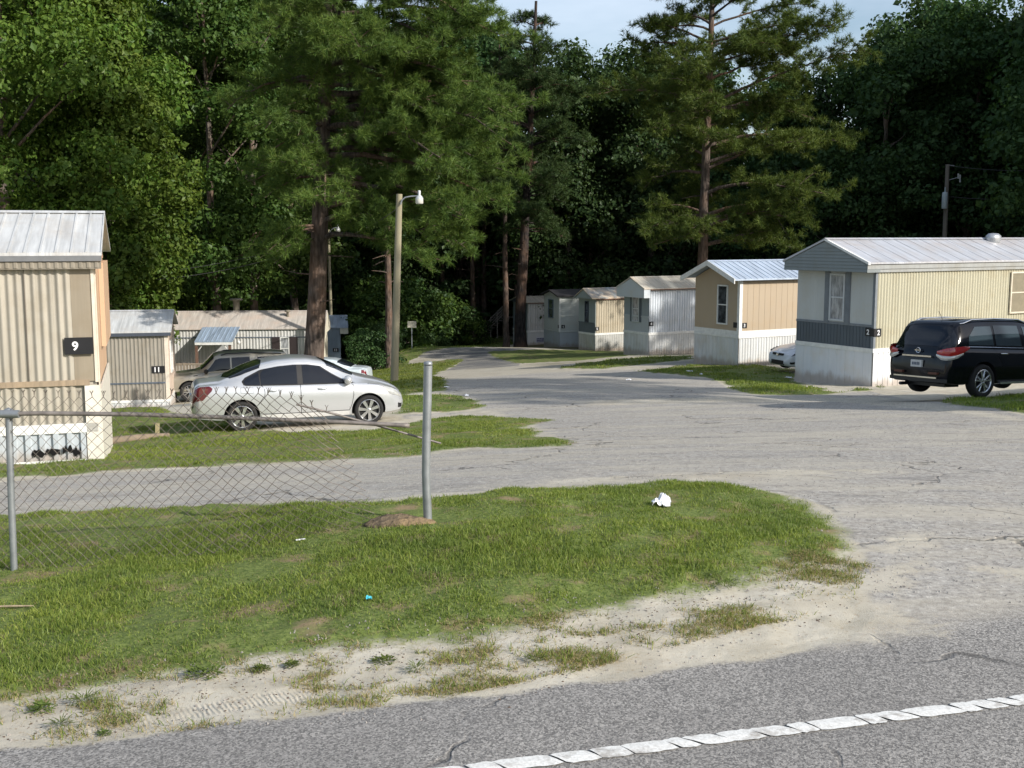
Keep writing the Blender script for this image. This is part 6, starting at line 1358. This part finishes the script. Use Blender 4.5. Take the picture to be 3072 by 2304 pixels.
# ---- the dark narrow pine beside the far drive
r = random.Random(33); L2 = []; h = 8.0
while h < 23:
    f = (h - 8) / 15.5; R = np.interp(f, [0, .3, .7, 1], [3.2, 4.4, 3.4, .8])
    for k in range(3): az = r.uniform(-math.pi, math.pi); L2.append((h + r.uniform(-.2, .2), az, R * r.uniform(.6, 1.1), r.uniform(.1, .4) + .3 * f, r.uniform(.2, .45)))
    h += .6
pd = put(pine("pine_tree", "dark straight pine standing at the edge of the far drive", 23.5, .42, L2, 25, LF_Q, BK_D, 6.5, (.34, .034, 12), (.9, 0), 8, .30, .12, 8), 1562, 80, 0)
# ---- thinner pines around it
r = random.Random(35); L4 = []; h = 10.0
while h < 21:
    f = (h - 10) / 11; R = np.interp(f, [0, .3, .7, 1], [2.2, 3.4, 2.8, .8])
    for k in range(3): az = r.uniform(-math.pi, math.pi); L4.append((h + r.uniform(-.2, .2), az, R * r.uniform(.6, 1.1), r.uniform(.1, .4) + .3 * f, r.uniform(.2, .45)))
    h += .75
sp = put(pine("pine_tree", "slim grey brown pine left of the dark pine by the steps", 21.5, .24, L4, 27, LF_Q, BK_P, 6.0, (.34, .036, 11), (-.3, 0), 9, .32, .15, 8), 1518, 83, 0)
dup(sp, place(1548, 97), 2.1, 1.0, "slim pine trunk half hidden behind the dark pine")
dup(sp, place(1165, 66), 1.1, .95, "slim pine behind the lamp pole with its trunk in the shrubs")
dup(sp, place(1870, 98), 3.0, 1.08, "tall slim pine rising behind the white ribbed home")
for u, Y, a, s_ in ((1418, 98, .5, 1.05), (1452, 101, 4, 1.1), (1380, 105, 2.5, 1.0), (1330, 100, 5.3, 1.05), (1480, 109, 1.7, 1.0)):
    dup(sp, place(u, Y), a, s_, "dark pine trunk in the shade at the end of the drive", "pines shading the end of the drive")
# ---- broadleaf trees
A = put(broad("broadleaf_tree", "huge bright green tree filling the far left behind the beige home", 29, 2.5, [(0, 3.2), (.2, 4.8), (.5, 5.2), (.8, 4.6), (1, 2)], 190, 66000, .20, 3, LF_A, .35, 1.55), 40, 58)
dup(A, place(225, 63), 1.4, (.95, .95, 1.02), "bright green tree right of the huge one at far left")
B = put(broad("broadleaf_tree", "slender bright green tree standing apart at the left third of the wood", 20.5, 1.5, [(0, 1.9), (.25, 2.9), (.55, 2.7), (.8, 2.0), (1, .5)], 130, 38000, .20, 8, LF_A, .22, 1.15), 352, 61)
C_ = put(broad("broadleaf_tree", "mid green tree with a loose crown left of the thick pine", 27, 6, [(0, 2.0), (.3, 4.2), (.6, 4.6), (.85, 3.6), (1, 1.2)], 120, 36000, .24, 12, LF_B, .32, 1.55, 16, None, "tree", .4), 640, 74)
dup(C_, place(770, 80), 2.2, 1.02, "tall mid green tree just left of the thick pine crown"); dup(C_, place(520, 80), 4.0, .95, "mid green tree behind the slender bright one")
dup(C_, place(880, 88), .9, 1.05, "tall tree directly behind the thick pine")
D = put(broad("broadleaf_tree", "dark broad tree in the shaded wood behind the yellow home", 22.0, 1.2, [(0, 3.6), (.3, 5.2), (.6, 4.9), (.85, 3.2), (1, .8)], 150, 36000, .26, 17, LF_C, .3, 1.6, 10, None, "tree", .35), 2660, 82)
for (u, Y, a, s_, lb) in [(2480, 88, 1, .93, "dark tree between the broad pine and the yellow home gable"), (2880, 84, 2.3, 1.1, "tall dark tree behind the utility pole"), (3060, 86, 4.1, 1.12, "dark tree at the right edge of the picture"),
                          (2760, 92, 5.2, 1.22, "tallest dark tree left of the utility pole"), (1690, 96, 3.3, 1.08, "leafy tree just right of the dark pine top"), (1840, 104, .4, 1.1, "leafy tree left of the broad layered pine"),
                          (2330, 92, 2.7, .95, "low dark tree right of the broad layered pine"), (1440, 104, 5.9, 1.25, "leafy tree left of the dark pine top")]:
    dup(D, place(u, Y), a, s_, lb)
# rows further back, nothing tells them apart
r = random.Random(77); gl = "leafy trees standing deep in the wood"; lb = "leafy tree standing deep in the wood behind the first rows"
for row, (Y0, st) in enumerate(((97, 5.2), (107, 6.0), (118, 7))):
    x = -62 + row * 2.3
    while x < 78:
        Yy = Y0 + r.uniform(-3, 3); xx = x + r.uniform(-1.5, 1.5); uu = 1536 + 3426 * xx / Yy; s_ = r.uniform(.9, 1.15)
        if xx < -14: s_ *= 1.18
        if 2240 < uu < 2640: s_ *= .80
        elif 1640 < uu < 1780: s_ *= .82
        elif uu > 2640: s_ *= 1.04
        if not (row == 0 and 1250 < uu < 1600): dup(random.Random(int(x * 10)).choice([C_, D]) if uu < 1400 else D, (xx, Yy, gz(xx, Yy)), r.uniform(0, 6.28), s_, lb, gl)
        x += st
# trees beyond the right edge: they shade the wood and throw stripes over the park
lb = "tall tree growing just outside the right edge of the view"; gl = "tall trees outside the right edge"
for (x, y, s_) in ((37, 70, 1.25), (42, 67, 1.3), (47, 63, 1.35), (41, 75, 1.25), (52, 60, 1.3), (40, 83, 1.15), (46, 73, 1.35), (53, 68, 1.3), (58, 63, 1.3), (46, 81, 1.2), (50, 76, 1.3), (60, 55, 1.2), (33, 61.5, 1.0), (44, 90, 1.1), (56, 80, 1.3)):
    dup(D, (x, y, gz(x, y)), x, s_, lb, gl)
r = random.Random(61); LX = []; h = 18.5
while h < 25.5:
    for k in range(4): LX.append((h, r.uniform(-3.14, 3.14), r.uniform(3, 5.5), .25, .3))
    h += .8
px_ = pine("pine_tree", "high crowned pine standing out of view on the right, shading the drive", 26, .35, LX, 77, LF_P, BK_P, 5, (.36, .045, 9), (0, 0), 3); px_.location = (34, 11, gz(34, 11))
dup(sp, (38, 41, gz(38, 41)), .7, 1.12, "slim pine out of view on the right, dappling the white ribbed home")
# ---- shrubs under the trees
def shrub(seed, mat, H=3.2, R=2.3, n=13000, size=.15): return broad("shrub", "x", H, .2, [(0, R * .8), (.3, R), (.65, R * .8), (1, R * .25)], 70, n, size, seed, mat, .06, .75, 14, None, "shrub", .35)
S1 = shrub(41, LF_B); S2 = shrub(42, LF_C, 3.0, 2.2); S3 = shrub(43, LF_A, 3.6, 2.0, 12000)
protoS = [S1, S2, S3]; used = [False] * 3
def sh(k, u, Y, s_, lb, g=None, dz=0):
    p = place(u, Y); p = (p[0], p[1], p[2] + dz); o = protoS[k]
    if not used[k]: used[k] = True; o.location = p; o.scale = (s_,) * 3 if np.isscalar(s_) else s_; o["label"] = lb
    else: o = dup(o, p, u * .7, s_, lb)
    if g: o["group"] = g
    elif "group" in o: del o["group"]
sh(2, 640, 82, 1.75, "tall bright shrub behind the chimney of the long home"); sh(0, 545, 81, 1.6, "rounded green shrub behind the roof of number 11"); sh(0, 715, 86, 1.5, "green shrub behind the right half of the long home roof")
sh(1, 820, 90, 1.6, "dark shrub left of the thick pine trunk"); sh(2, 430, 78, 1.9, "bright shrub behind the left end of number 11"); sh(0, 1110, 93, 1.7, "green shrub right of the home numbered 13"); sh(0, 1180, 87, 1.6, "feathery green shrub behind the lamp pole foot")
sh(1, 1150, 75, .62, "dark shrub close behind the ice white sedan"); sh(1, 1265, 92, 1.45, "dark shrub behind the pale sign"); sh(0, 1335, 93, 1.2, "last green shrub at the corner where the drive meets the wood"); sh(1, 1115, 67, .7, "low dark shrub at the lamp pole foot")
sh(1, 1300, 86, .5, "low shrub on the grass right of the pale sign"); sh(0, 960, 97, 1.9, "shrub behind the thick pine trunk"); sh(2, 330, 74, 1.8, "bright shrub behind the gable of the beige home"); sh(1, 2290, 74, 1.3, "dark shrub behind the roof of the tan home")
sh(0, 2180, 76, 1.3, "olive shrub right of the broad pine trunk base"); 
r = random.Random(5)
for i in range(46):
    x = -52 + i * 2.7 + r.uniform(-1, 1); y = 94 + r.uniform(-2.5, 5) + (6 if -12 < x < 4 else 0); k = r.choice([0, 1, 1]); u = 1536 + 3426 * x / y
    if 1350 < u < 1730: continue
    sh(k, u, y, r.uniform(1.2, 1.7), "shrub in the shaded undergrowth between the deep trees", "shrubs in the deep undergrowth")
# ---- the wood beyond as one mass
rg = np.random.default_rng(99); n = 90000; X = rg.uniform(-95, 110, n); Y = rg.uniform(122, 140, n); Z = H(X, Y) + rg.uniform(0, 1, n) * (14 + 9 * fbm(X * .08, Y * .08, 7) + np.where(X < -10, 9, 0))
V, Fc = leaves(np.stack([X, Y, Z], 1), np.tile([0, -.6, .5], (n, 1)), .95, rg, .7); m = MB(); m.add(V, Fc); tag(m.obj("woods", LF_C), "dense dark far wood seen between the nearer trees", "woods", None, "stuff")
